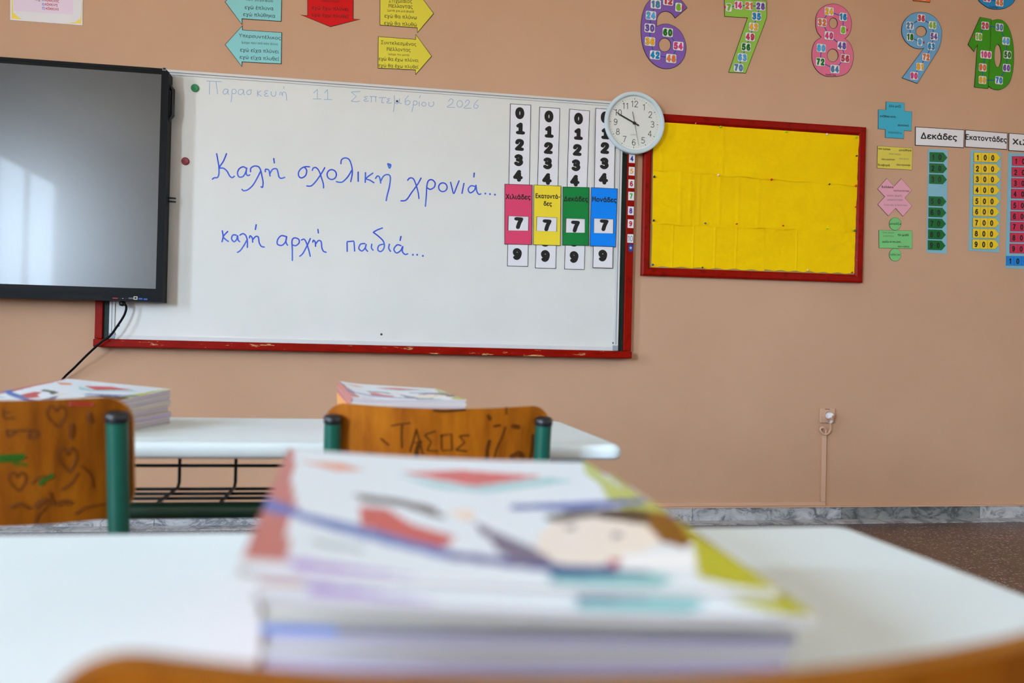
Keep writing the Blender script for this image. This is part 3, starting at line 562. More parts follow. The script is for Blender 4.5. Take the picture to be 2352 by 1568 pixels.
number_poster('dark green number ten poster at the right edge', c9, [(1395, 285, 1), (1585, 320, 1), (1590, 345, 1), (1640, 330), (1700, 322), (1780, 345), (1860, 430), (1920, 580), (1955, 770), (1962, 960), (1955, 1120), (1935, 1250), (1890, 1380), (1820, 1460), (1730, 1505), (1650, 1505), (1580, 1480), (1535, 1445, 1), (1525, 1487, 1), (1298, 1462, 1), (1350, 745, 1), (1295, 870, 1), (1190, 745, 1)],
   [(1690, 935, 57, 190)], M('green_card', (62, 150, 26), .33, .18), [(1373, 615, '10', 'green', 146), (1478, 430, '20', 'red'), (1720, 458, '30', 'steel'), (1828, 688, '40', 'lblue'), (1853, 917, '50', 'dgreen'), (1838, 1137, '60', 'purple'), (1710, 1345, '70', 'blue'), (1435, 1340, '80', 'yellow'), (1438, 1130, '90', 'orange'), (1493, 915, '100', 'pink', 240)], 0, (166, 154), arrow=[(1280, 580), (1280, 635), (1305, 608)],
   extra=lambda b, o: b.ribbon([wp(*c9(1583, 325), o), wp(*c9(1530, 1480), o)], .002, m_ink))
number_poster('round blue number poster cut off at the top right corner', c9, [(1330, -120), (1365, 0), (1440, 75), (1550, 140), (1680, 158), (1810, 140), (1920, 75), (1985, -10), (2010, -150), (1960, -320), (1820, -420), (1660, -440), (1480, -400), (1370, -280)],
   [(1670, -150, 85, 85)], M('blue_card', (40, 142, 208), .33, .18), [(1510, -30, '50', 'pink'), (1720, 42, '45', 'orange')], 0, (168, 152), extra=lambda b, o: pxt(b, 'Κουκίδα Κόρη', c9(1548, 126), c9(1698, 142), 4.2, o, m_ink, .02))
number_poster('orange number poster almost wholly cut off at the top', c9, [(270, -500, 1), (270, 12, 1), (558, 42, 1), (562, -480, 1)], [], M('orange_card', (236, 116, 44), .33, .18), [(405, -260, '36', 'blue'), (428, -62, '40', 'pink')], 0, (170, 152))

# ------------------------------------------------------------------ operation cards and place value chart at the right
cs = crop(2005, 225, 8.71); cx_ = crop(2005, 400, 7.65); g_ = 'arithmetic word cards'
def hw(cv, rows):
    def f(b, o):
        for s, p0, p1, cap, bold in rows: pxt(b, s, cv(*p0), cv(*p1), cap*(cv(1, 0)[0]-cv(0, 0)[0]), o, m_ink if bold else m_grey, bold)
    return f
m_turq = M('turquoise_paper', (62, 178, 208), .6); m_yp = M('yellow_paper', (222, 206, 84), .6); m_pp = M('pink_paper', (230, 166, 184), .6); m_gp = M('green_paper', (122, 202, 124), .6)
sheet('plus_card', 'turquoise paper plus sign with handwritten words', 'card', cpts(cs, [(260, 72), (258, 236), (108, 228), (102, 618), (250, 630), (248, 792), (618, 815), (625, 652), (770, 660), (782, 270), (632, 260), (632, 97)]), m_turq, bw=.001, group=g_,
      extra=hw(cs, [('όλα μαζί', (320, 182), (562, 190), 50, .015), ('αυξήθηκε κατά...', (140, 378), (482, 398), 44, .018), ('συνολικά', (498, 560), (718, 572), 46, .018), ('παραπάνω', (300, 705), (575, 718), 48, .001)]))
sheet('minus_card', 'yellow paper rectangle with handwritten words below the turquoise plus', 'card', cpts(cs, [(93, 958), (82, 1402), (780, 1442), (795, 1000)]), m_yp, bw=.001, group=g_,
      extra=hw(cs, [('πόσο λιγότερο', (105, 1030), (348, 1045), 40, .02), ('μειώθηκε', (525, 1060), (772, 1070), 44, .015), ('πόσο απέχει', (322, 1132), (562, 1142), 36, 0), ('πόσο μικρότερο', (170, 1240), (435, 1248), 38, .012), ('πόσο έμεινε', (525, 1228), (715, 1235), 40, 0), ('διαφορά', (98, 1358), (340, 1368), 50, .012), ('πόσο περίσσεψε', (470, 1354), (748, 1362), 44, .012)]))
sheet('times_card', 'pink paper multiplication cross with handwritten words', 'card', cpts(cx_, [(243, 70), (80, 258), (207, 393), (83, 530), (272, 735), (398, 598), (527, 740), (688, 555), (562, 415), (682, 282), (498, 73), (372, 210)]), m_pp, bw=.001, group=g_,
      extra=hw(cx_, [('διπλάσιο', (152, 242), (362, 246), 42, .02), ('τριπλασιάστηκε', (360, 300), (642, 310), 32, .01), ('τόσες φορές', (248, 390), (515, 394), 36, 0), ('μεγαλύτερο', (255, 460), (525, 466), 36, 0), ('το ένα τόσο, τα πολλά πόσο;', (195, 552), (603, 560), 32, 0)]))
b = MB(); off = .0025; P = W2(cpts(cx_, [(105, 980), (107, 1298), (690, 1308), (688, 990)]), off)
for Q in (P, W2(cpts(cx_, ring(391, 872, 105, 113, 32)[:-1]), off), W2(cpts(cx_, ring(391, 1415, 105, 113, 32)[:-1]), off)):
    b.slab(Q, WALL-off, .0022, m_ink); b.poly(inset(Q, .001), WALL-off-LY, m_gp)
hw(cx_, [('μοιράζω', (297, 885), (495, 889), 42, .012), ('τόσες φορές', (155, 1036), (375, 1042), 32, 0), ('μικρότερο', (178, 1095), (370, 1100), 32, 0), ('το μισό', (435, 1083), (630, 1087), 44, .018), ('χωρίζω σε ίσα μέρη...', (165, 1200), (508, 1204), 36, .015), ('πόσο ο καθένας', (435, 1283), (640, 1287), 34, .012), ('ομάδες των', (300, 1425), (480, 1430), 40, .004)])(b, off+2*LY)
tag(b.build('division_card'), 'green paper division sign made of a rectangle and two discs', 'card', g_)
ch_ = crop(1960, 220, 3.732)
for nm, P, s, p0, p1, cap in (('tens', [(531, 263), (530, 425), (947, 447), (952, 290)], 'Δεκάδες', (577, 368), (890, 384), 58), ('hundreds', [(960, 290), (957, 440), (1319, 462), (1322, 318)], 'Εκατοντάδες', (962, 376), (1315, 402), 50), ('thousands', [(1332, 318), (1330, 470), (1795, 498), (1800, 352)], 'Χιλιάδες', (1365, 416), (1720, 446), 50)):
    sheet('heading_card', 'white heading card reading %s in bold Greek above the %s strip' % (s, nm), 'card', cpts(ch_, P), m_paper, bw=.0032, group='place value headings', extra=(lambda s, p0, p1, cap: lambda b, o: pxt(b, s, ch_(*p0), ch_(*p1), cap/3.732, o, m_ink, .022))(s, p0, p1, cap))
m_strip = M('pale_blue_strip', (134, 190, 210), .33, .18)
cards = dict(tens=(m_gc := M('arrow_card_green', (10, 108, 44), .3, .18)), hundreds=M('arrow_card_yellow', (244, 208, 46), .3, .18), thousands=M('arrow_card_red', (208, 52, 88), .3, .18), top=M('arrow_card_blue', (30, 134, 224), .3, .18))
cname = dict(tens='green', hundreds='yellow', thousands='red', top='blue')
for nm, P in (('tens', [(642, 453), (630, 1343), (800, 1353), (808, 463)]), ('hundreds', [(1007, 463), (990, 1325), (1250, 1342), (1268, 485)]), ('thousands', [(1330, 487), (1305, 1475), (1700, 1500), (1722, 512)])):
    sheet('chart_strip', 'pale blue backing strip holding the column of %s cards' % cname[nm], 'chart strip', cpts(ch_, P), m_strip, border=None, group='place value strips')
def arrow_card(kind, txt, L, y, nd, where):
    off = .0042; b = MB(); w1 = 58+65*(nd-1) if nd == 2 else 65*nd
    if nd == 2: w1 = 117
    P = W2(cpts(ch_, [(L, y-43), (L, y+38), (L+w1, y+43), (L+w1+34, y+4), (L+w1, y-39)]), off)
    b.slab(P, WALL-off, .0012, m_ink); b.poly(inset(P, .0008), WALL-off-LY, cards[kind])
    for i in range(nd):
        cxp = L+w1*(i+.5)/nd; q = wp(*ch_(cxp, y+(cxp-L)*.02), off+2*LY)
        centred(b, txt[i], (q.x, q.z), .030, WALL-off-2*LY, m_ink, .03, -.01)
        if i: b.ribbon([wp(*ch_(L+w1*i/nd, y-40), off+2*LY), wp(*ch_(L+w1*i/nd, y+39), off+2*LY)], .0009, m_ink)
    tag(b.build('number_card'), '%s arrow card reading %s on the pale blue strip' % (cname[kind], txt), 'card', cname[kind]+' number cards')
for v, y in zip((10, 20, 30, 50, 60, 70, 80, 90), (525, 620, 714, 903, 998, 1093, 1187, 1280)): arrow_card('tens', str(v), 655-(y-525)*.02, y, 2, '')
for i, y in enumerate((528, 624, 714, 806, 902, 992, 1087, 1180, 1272)): arrow_card('hundreds', str(100*(i+1)), 1033-(y-528)*.0175, y, 3, '')
for i, y in enumerate((560, 655, 748, 840, 938, 1032, 1122, 1215, 1310)): arrow_card('thousands', str(1000*(i+1)), 1362-(y-560)*.028, y, 4, '')
arrow_card('top', '10000', 1312, 1415, 5, '')

# ------------------------------------------------------------------ place value sliders on the whiteboard
cq = crop(1120, 180, 3.409)
SL = [('pink', (222, 72, 112), [(177, 197), (340, 207), (316, 1473), (153, 1470)], [(133, 825), (350, 832), (346, 1303), (132, 1298)], [(252, 272), (258, 392), (250, 520), (243, 640), (238, 762)], (243, 1133), (232, 1375), [(160, 1076), (322, 1082), (322, 1192), (158, 1190)], [('Χιλιάδες', (143, 945), (337, 949), 42)]),
      ('yellow', (244, 220, 58), [(406, 222), (567, 233), (535, 1490), (372, 1485)], [(362, 832), (575, 840), (570, 1310), (356, 1303)], [(480, 298), (483, 418), (476, 545), (470, 665), (465, 787)], (465, 1150), (452, 1390), [(384, 1082), (543, 1090), (542, 1198), (382, 1193)], [('Εκατοντά-', (375, 937), (567, 944), 38), ('δες', (438, 997), (503, 1000), 38)]),
      ('green', (18, 132, 62), [(640, 238), (800, 253), (758, 1498), (600, 1494)], [(588, 847), (796, 852), (792, 1310), (585, 1307)], [(712, 315), (712, 435), (702, 560), (692, 680), (683, 800)], (687, 1160), (677, 1398), [(608, 1095), (762, 1100), (761, 1208), (606, 1206)], [('Δεκάδες', (597, 962), (787, 966), 42)]),
      ('blue', (4, 136, 250), [(845, 232), (1005, 242), (980, 1487), (823, 1483)], [(811, 852), (1018, 862), (1003, 1320), (800, 1312)], [(920, 305), (925, 430), (918, 545), (914, 665), (907, 785)], (912, 1150), (902, 1387), [(832, 1095), (987, 1102), (986, 1213), (830, 1210)], [('Μονάδες', (817, 965), (1010, 972), 42)])]
for nm, c_, P, SV, dg, d7, d9, wn, tx in SL:
    o1 = OB+(.002 if nm != 'blue' else .0075); o2 = o1+.003; A = W2(cpts(cq, P), o1); cc = wp(*cq(SV[0][0]+100, 1100), OB)
    t = thing('digit_slider', 'paper place value slider with a %s sleeve on the whiteboard' % nm, 'slider', cc, 'place value sliders')
    b = MB(); b.slab(A, WALL-o1, .0015, m_ink); b.poly(inset(A, .0024), WALL-o1-LY, m_paper)
    for s, q in zip('0I23479', dg+[d7, d9]):
        q = wp(*cq(*q), o1+2*LY); centred(b, s, (q.x, q.z), .0560, WALL-o1-2*LY, m_ink, .050, -.005, 1.2)
    if nm in ('yellow', 'green'):
        q = wp(*cq((SV[2][0]+SV[3][0])/2-12, 1270), o1+2*LY); centred(b, '8', (q.x, q.z), .0560, WALL-o1-2*LY, m_ink, .050, 0, 1.2)
    b.build('digit_strip', t)
    b = MB(); Q = W2(cpts(cq, SV), o2); Hn = W2(cpts(cq, wn), o2)
    b.slab(Q, WALL-o2, .0012, m_ink, holes=[Hn]); b.poly(inset(Q, .0022), WALL-o2-LY, M('sleeve_'+nm, c_, .3, .18), holes=[inset(Hn, -.0006)])
    for s, p0, p1, cap in tx: pxt(b, s, cq(*p0), cq(*p1), cap/3.409, o2+2*LY, m_ink, .024)
    b.build('sleeve', t)

# number stickers on the red post
cr = crop(1380, 330, 5.41)
for s, x, y, c_ in (('4', 387, 185, (30, 40, 140)), ('5', 384, 341, (238, 160, 30)), ('6', 380, 497, (178, 20, 30)), ('7', 377, 650, (76, 170, 28)), ('8', 373, 833, (92, 36, 140)), ('9', 371, 993, (190, 26, 40)), ('10', 367, 1177, (70, 80, 84))):
    off = .0315; q = wp(*cr(x, y), off); b = MB(); w_, h_ = .0145, .0205
    b.slab([(q.x-w_, q.z-h_), (q.x+w_, q.z-h_), (q.x+w_, q.z+h_), (q.x-w_, q.z+h_)], WALL-off, .001, m_paper)
    centred(b, s, (q.x, q.z), .026, WALL-off-LY, M('sticker_ink_'+s, c_), .002 if s == '10' else .03, 0, .8 if s == '10' else 1)
    tag(b.build('number_sticker'), 'small white sticker with a %s numeral %s on the red post' % (dict(zip('456789', ('dark blue', 'orange', 'red', 'green', 'purple', 'red'))).get(s, 'handwritten grey'), s), 'sticker', 'number stickers on the red post')
q = wp(*cr(371, 1293), .0315); b = MB()
b.slab([(q.x+p[0]*.0012, q.z+p[1]*.0012) for p in spline([(-8, -13), (0, -16), (8, -13), (9.5, 0), (8, 13), (0, 16), (-8, 13), (-9.5, 0)], True, 4)], WALL-.0315, .001, M('sticker_navy', (34, 52, 140), .4))
b.poly([(q.x+r*math.cos(a)*.0012, q.z+r*math.sin(a)*.0014) for r, a in [((7 if i % 2 == 0 else 3.2), math.pi/2+i*math.pi/5) for i in range(10)]], WALL-.0315-LY, M('sticker_pale', (170, 206, 216)))
tag(b.build('rounded_sticker'), 'small dark blue rounded sticker with a pale shape on the red post', 'sticker')

# ------------------------------------------------------------------ clock
oc_ = .062; q = wp(1458.6, 281, oc_); rC = (wp(1458.6, 209.2, oc_)-q).length
t = thing('wall_clock', 'round silver wall clock with white dial over the whiteboard corner', 'clock', (q.x, WALL-.03, q.z))
m_rim = M('silver_rim', (204, 222, 230), .35, .5); b = MB(); Z = (0, -1, 0); c0 = (q.x, WALL, q.z)
b.lathe([(rC*.97, .0), (rC*.985, .046), (rC, .053), (rC*.99, .060), (rC*.965, .0625), (rC*.90, .0625), (rC*.872, .060), (rC*.868, .047)], c0, Z, m_rim, 72); b.build('rim', t)
b = MB(); yd = WALL-.0475; b.poly([(q.x+rC*.872*math.cos(i*math.pi/36), q.z+rC*.872*math.sin(i*math.pi/36)) for i in range(72)], yd, M('clock_dial', (230, 233, 228), .6, .1))
for h in range(1, 13):
    a = math.pi/2-h*math.pi/6; centred(b, str(h), (q.x+rC*.615*math.cos(a), q.z+rC*.615*math.sin(a)), rC*.205, yd-LY, m_ink, 0)
for i in range(60):
    a = i*math.pi/30; d = Vector((math.cos(a), 0, math.sin(a))); p = Vector((q.x, yd-LY, q.z)); k = i % 5 == 0
    b.ribbon([p+d*rC*.765, p+d*rC*.795], .0028 if k else .0008, m_ink)
centred(b, 'QUARTZ', (q.x-rC*.02, q.z-rC*.375), rC*.04, yd-LY, m_grey, 0)
b.build('dial', t)
def hand(name, ang, l0, l1, w0, w1, y):
    a = math.pi/2-math.radians(ang); d = Vector((math.cos(a), math.sin(a))); n = Vector((-d.y, d.x)); o = Vector((q.x, q.z)); b = MB()
    b.slab([o+d*l0+n*w0/2, o+d*l0-n*w0/2, o+d*l1-n*w1/2, o+d*l1+n*w1/2], y, .0012, m_black); b.build(name, t)
hand('hour_hand', 295.5, -rC*.17, rC*.52, .0062, .0050, yd-.003); hand('minute_hand', 296.6, -rC*.17, rC*.68, .0062, .0032, yd-.0055); hand('second_hand', 167.7, -rC*.36, rC*.75, .0024, .0008, yd-.008)
b = MB(); b.lathe([(0, .0102), (.0055, .0095), (.007, .003), (.007, 0)], (q.x, yd, q.z), Z, m_black, 20); b.build('hand_hub', t)
mg = bpy.data.materials.new('clock_glass'); mg.use_nodes = True; n_ = mg.node_tree; n_.nodes.clear(); tr1 = n_.nodes.new('ShaderNodeBsdfTransparent'); gl = n_.nodes.new('ShaderNodeBsdfGlossy'); gl.inputs['Roughness'].default_value = .05
fr = n_.nodes.new('ShaderNodeValue'); fr.outputs[0].default_value = .04; ms = n_.nodes.new('ShaderNodeMixShader'); om = n_.nodes.new('ShaderNodeOutputMaterial')
n_.links.new(fr.outputs[0], ms.inputs[0]); n_.links.new(tr1.outputs[0], ms.inputs[1]); n_.links.new(gl.outputs[0], ms.inputs[2]); n_.links.new(ms.outputs[0], om.inputs[0])
b = MB(); b.poly([(q.x+rC*.885*math.cos(i*math.pi/36), q.z+rC*.885*math.sin(i*math.pi/36)) for i in range(72)], WALL-.0592, mg); b.build('glass', t)

# ------------------------------------------------------------------ notice board
cn = crop(1440, 230, 3.484); of = .028
FO = [(1482, 258), (1474.7, 632), (1981.9, 649), (1990.7, 292)]
Po = [Vector(p) for p in W2(FO, of)]; Pi = [Vector(p) for p in inset(Po, .040)]; cc = (Po[0]+Po[2])/2
t = thing('notice_board', 'red wooden framed notice board covered with yellow paper', 'notice board', (cc.x, WALL, cc.y))
m_cork = M('cork_backing', (176, 150, 96), .8)
b = MB(); b.slab(list(inset(Po, .02)), WALL-.012, .011, m_cork); b.build('backing', t)
m_redf = m_chipped('red_board_frame', (146, 16, 4), (226, 204, 190), scale=30, lo=.735, hi=.765)
mid = [Vector(p) for p in inset(Po, .008)]; mid2 = [Vector(p) for p in inset(Po, .030)]
for i, nm in enumerate(('left', 'bottom', 'right', 'top')):
    j = (i+1) % 4; b = MB(); prof = [(Po, 0), (Po, .024), (mid, of), (mid2, of-.002), (Pi, .018), (Pi, .010)]
    vs = [(R[k][0], WALL-d, R[k][1]) for R, d in prof for k in (i, j)]
    b.add(vs, [(2*k, 2*k+1, 2*k+3, 2*k+2) for k in range(5)]+[tuple(range(0, 12, 2)), tuple(range(1, 12, 2))], m_redf)
    b.build('frame_rail', t)
m_yb = m_noise('yellow_poster_paper', [(.3, (246, 200, 0)), (.7, (250, 208, 0))], 5, rough=.7, spec=.08, bs=.8, bscale=7, bd=.012)
def paper(label, P, dep, folds, seed, curl=0.):
    """A pinned sheet: grid over the quad P (photo px: TL, BL, BR, TR), gently cockled, creased along folds."""
    q = [wp(*cn(*p), .014+dep) for p in P]; NX, NZ = 200, 26; vs = []; fs = []; rnd = random.Random(seed); ph = [rnd.random()*6 for _ in range(6)]
    for j in range(NZ+1):
        for i in range(NX+1):
            s, v = i/NX, j/NZ; p = (q[0]*(1-s)+q[3]*s)*(1-v)+(q[1]*(1-s)+q[2]*s)*v
            d = .0010*math.sin(9*s+ph[0]+3*v)+.0008*math.sin(15*s-6*v+ph[1])+.0007*math.sin(23*s*v+ph[2])
            for fx in folds: d += .0022*max(0, 1-abs(s-fx)/.012)
            if curl: d += curl*max(0, 1-abs(v-.97)/.06)*(.5+.5*math.sin(s*28+ph[3]))
            e = .0025*math.sin(40*s+ph[4])*(1 if j == NZ else 0)
            vs.append((p.x, p.y-d-.002, p.z+e))
    fs = [(j*(NX+1)+i, (j+1)*(NX+1)+i, (j+1)*(NX+1)+i+1, j*(NX+1)+i+1) for j in range(NZ) for i in range(NX)]
    b = MB(); b.add(vs, fs, m_yb, True); tag(b.build('yellow_sheet'), label, 'paper', 'yellow sheets on the notice board')
paper('yellow paper sheet along the top of the notice board', [(210, 172), (208, 560), (1838, 690), (1858, 285)], .0055, (.04, .33), 1, .0035)
paper('yellow paper sheet across the middle of the notice board', [(208, 535), (200, 990), (1828, 1058), (1842, 640)], .0028, (.13, .18, .22, .32, .41, .51), 2)
paper('yellow paper sheet at the bottom left of the notice board', [(203, 975), (194, 1330), (1098, 1362), (1110, 1012)], .0, (.18, .36, .55, .74), 3)
paper('yellow paper sheet at the bottom right of the notice board', [(1105, 1010), (1094, 1358), (1818, 1388), (1828, 1050)], .0012, (.35,), 4)
PC = dict(lime=(150, 220, 20), white=(235, 235, 230), pink=(240, 90, 120), black=(18, 18, 20), navy=(14, 22, 70), blue=(14, 82, 170), red=(214, 26, 16), green=(8, 120, 44))
PINS = [(547, 188, 'pink', 'top edge left of the lime ones', 0), (748, 218, 'lime', 'top edge, leftmost of three lime pins', 1), (1272, 256, 'lime', 'top edge, middle of three lime pins', 1), (1596, 277, 'white', 'top edge near the right', 1), (1835, 302, 'lime', 'top right corner', 1),
        (1835, 447, 'black', 'right edge below the corner', 0), (218, 615, 'navy', 'left edge, upper of two navy pins', 1), (730, 603, 'white', 'upper fold, left of the red pin', 1), (1155, 638, 'red', 'centre of the upper fold', 1), (1617, 674, 'black', 'right part of the upper fold', 0), (1828, 688, 'red', 'right end of the upper fold', 1),
        (1827, 856, 'red', 'right edge halfway down', 0), (213, 965, 'navy', 'left edge, lower of two navy pins', 1), (624, 986, 'blue', 'left part of the lower seam', 0), (876, 991, 'red', 'lower seam, left of two red pins', 0), (1247, 1005, 'red', 'lower seam, right of two red pins', 0), (1602, 1028, 'lime', 'right part of the lower seam', 0), (1820, 1045, 'green', 'right end of the lower seam', 1),
        (205, 1318, 'blue', 'bottom left corner', 1), (601, 1339, 'black', 'bottom edge', 0), (1443, 1360, 'white', 'bottom edge near the right', 0), (1798, 1378, 'red', 'bottom right corner', 0)]
for x, y, c_, wh, big in PINS:
    p = wp(*cn(x, y), .0205); k = 1 if big else .72; b = MB()
    b.lathe([(0, -.004), (.0008, -.004), (.0008, 0), (.0042*k, .0002), (.0046*k, .0016), (.0026*k, .003), (.0024*k, .0075*k), (.0046*k, .009*k), (.0048*k, .011*k), (.0036*k, .0125*k), (0, .013*k)], p, (-.25 if big else 0, -1, .12), M('pin_'+c_, PC[c_], .3, .5), 14)
    tag(b.build('push_pin'), '%s push pin in the yellow board at the %s' % (c_, wh), 'pin', 'push pins on the notice board')

# ------------------------------------------------------------------ socket, plug and trunking
m_pp2 = M('painted_over_plastic', (206, 166, 139), .55)
p0, p1 = wp(1884, 937, .008), wp(1918.5, 971.5, .008)
t = thing('wall_socket', 'square wall socket painted the colour of the wall', 'socket', ((p0.x+p1.x)/2, WALL, (p0.z+p1.z)/2))
b = MB(); b.box((p0.x, WALL-.010, p1.z), (p1.x, WALL, p0.z), m_pp2); b.build('cover_plate', t, bevel=.004)
b = MB(); ps = wp(1903, 954.5, .011); b.lathe([(.024, -.002), (.024, .003), (.0215, .004), (.021, -.001), (0, -.001)], (ps.x, WALL-.010, ps.z), Z, m_pp2, 32); b.build('socket_ring', t)
b = MB(); pq = wp(1902, 939.5, .011); b.box((pq.x-.016, WALL-.0105, pq.z-.0012), (pq.x+.01, WALL-.009, pq.z+.0012), m_black); b.build('label_slot', t)
t = thing('power_plug', 'white plug in the wall socket with a short curled cord', 'plug', (ps.x, WALL-.03, ps.z))
m_plug = m_chipped('plug_white', (236, 236, 238), (200, 154, 126), scale=24, lo=.55, hi=.57)
b = MB(); b.lathe([(.0185, 0), (.019, .012), (.0175, .026), (.012, .031), (0, .032)], (ps.x, WALL-.012, ps.z), Z, m_plug, 28)
b.tube([(ps.x+.002, WALL-.033, ps.z-.004), (ps.x+.004, WALL-.03, ps.z-.028), (ps.x+.005, WALL-.027, ps.z-.034)], [.013, .0105, .006], m_plug, 14); b.build('plug_body', t)
CP = [wp(x, y, o) for x, y, o in ((1906, 968, .026), (1907.5, 978, .022), (1907, 988, .018), (1901, 996, .014), (1893, 997, .012), (1886, 991, .011), (1884.5, 985, .011), (1888, 981.5, .012), (1893, 983, .012), (1897, 988, .010), (1896, 996, .009), (1896, 1004, .007))]
P3 = []
for i in range(len(CP)-1):
    a, p, q_, d = CP[max(i-1, 0)], CP[i], CP[i+1], CP[min(i+2, len(CP)-1)]
    for k in range(4): s = k/4; P3.append(.5*((2*p)+(q_-a)*s+(2*a-5*p+4*q_-d)*s*s+(-a+3*p-3*q_+d)*s**3))
P3.append(CP[-1]); b = MB(); b.tube(P3, .0055, m_pp2, 10); b.build('cord', t)
v0, v1 = wp(1896, 1000, .012), wp(1891.5, 1161, .012); hx = wp(1350, 1157, .012).x
t = thing('cable_trunking', 'wall coloured plastic cable trunking from the socket down to the skirting', 'trunking', (v1.x, WALL, v1.z))
b = MB(); b.box((v1.x-.0105, WALL-.012, ZB+.026), (v1.x+.0105, WALL, v0.z), m_cap_paint); b.build('vertical_duct', t, bevel=.002)
b = MB(); b.box((hx, WALL-.012, ZB+.0065), (v1.x+.0105, WALL, ZB+.0255), m_cap_paint); b.build('horizontal_duct', t, bevel=.002)

# ------------------------------------------------------------------ desks
DZ = .661; DW, DD, DT = 1.2, .49, .026
def rrect(x0, y0, x1, y1, r, n=6):
    out = []
    for cx, cy, a0 in ((x1-r, y0+r, -90), (x1-r, y1-r, 0), (x0+r, y1-r, 90), (x0+r, y0+r, 180)):
        out += [(cx+r*math.cos(math.radians(a0+90*i/n)), cy+r*math.sin(math.radians(a0+90*i/n))) for i in range(n+1)]
    return out
def desk(label, xr, y0, tag_):
    cx, cy = xr-DW/2, y0+DD/2; t = thing('school_desk', label, 'desk', (cx, cy, 0), 'white school desks')
    b = MB(); rings = []; e = .012
    for k in range(5): a = math.pi/2*k/4; rings.append((e*(1-math.sin(a)), -DT+e*.5*(1-math.cos(a))))     # lower edge
    for k in range(5): a = math.pi/2*k/4; rings.append((e*(1-math.cos(a)), -e+e*math.sin(a)))
    vs = []; N_ = None
    for ins, z in rings:
        R = rrect(cx-DW/2+ins, cy-DD/2+ins, cx+DW/2-ins, cy+DD/2-ins, .022-ins*.8, 6); N_ = len(R); vs += [(p[0], p[1], DZ+z) for p in R]
    fs = [(i*N_+k, i*N_+(k+1) % N_, (i+1)*N_+(k+1) % N_, (i+1)*N_+k) for i in range(len(rings)-1) for k in range(N_)]
    b.add(vs, fs, m_desk, True); b.add(vs[:N_], [tuple(range(N_))[::-1]], m_desk); b.add(vs[-N_:], [tuple(range(N_))], m_desk); b.build('tabletop', t)
    zt = DZ-DT-.014; R = .06
    for sy in (-.105, .14):
        y = cy+sy
        if sy > 0: b = MB(); b.tube([(cx-.52, y, zt), (cx+.52, y, zt)], .0135, m_dgreen, 12); b.build('top_beam', t)
        for sx_ in (-1, 1):
            P = [(cx+sx_*(.52+R*math.sin(a)), y, zt-R*(1-math.cos(a))) for a in [math.pi/2*i/8 for i in range(9)]]
            b = MB(); b.tube(([(cx+sx_*.36, y, zt)] if sy < 0 else [])+P+[(cx+sx_*(.52+R), y+(sy-.02)*.35, .012)], .0135, m_dgreen, 12); lg = b.build('leg', t)
            b = MB(); b.lathe([(0, 0), (.016, 0), (.017, .02), (.0137, .028)], (cx+sx_*(.52+R), y+(sy-.02)*.35, 0), (0, 0, 1), m_plast, 14); b.build('foot_cap', lg)
    yc = y0+.055; b = MB(); b.tube([(cx-.55, yc, DZ-.117), (cx+.55, yc, DZ-.117)], .0128, m_dgreen, 14); b.build('crossbar', t)
    yb = y0+.32; zf = DZ-.124; b = MB(); x = cx-.52
    for z in (DZ-.079, zf): b.tube([(cx-.54, yb, z), (cx+.54, yb, z)], .0032, m_wire, 8)
    for dy in (-.055, -.105, -.16, -.215, -.26): b.tube([(cx-.54, yb+dy, zf), (cx+.54, yb+dy, zf)], .0032, m_wire, 8)
    xs0 = at(412, 1060, yb).x if tag_ == 'far' else cx
    for k in range(-4, 9):
        x = xs0+.104*k-(.0 if tag_ == 'far' else .35)
        if cx-.53 < x < cx+.53: b.tube([(x, yb+.004, DZ-DT), (x, yb+.004, zf+.012), (x, yb-.008, zf+.004), (x, yb-.27, zf+.004)], .0032, m_wire, 8)
    b.build('book_basket', t)
    return t
desk('white desk of the farther row with a dark green steel frame and wire basket', .440, 1.450, 'far')
desk('white desk nearest the camera carrying the big blurred stack of books', .457, .288, 'near')

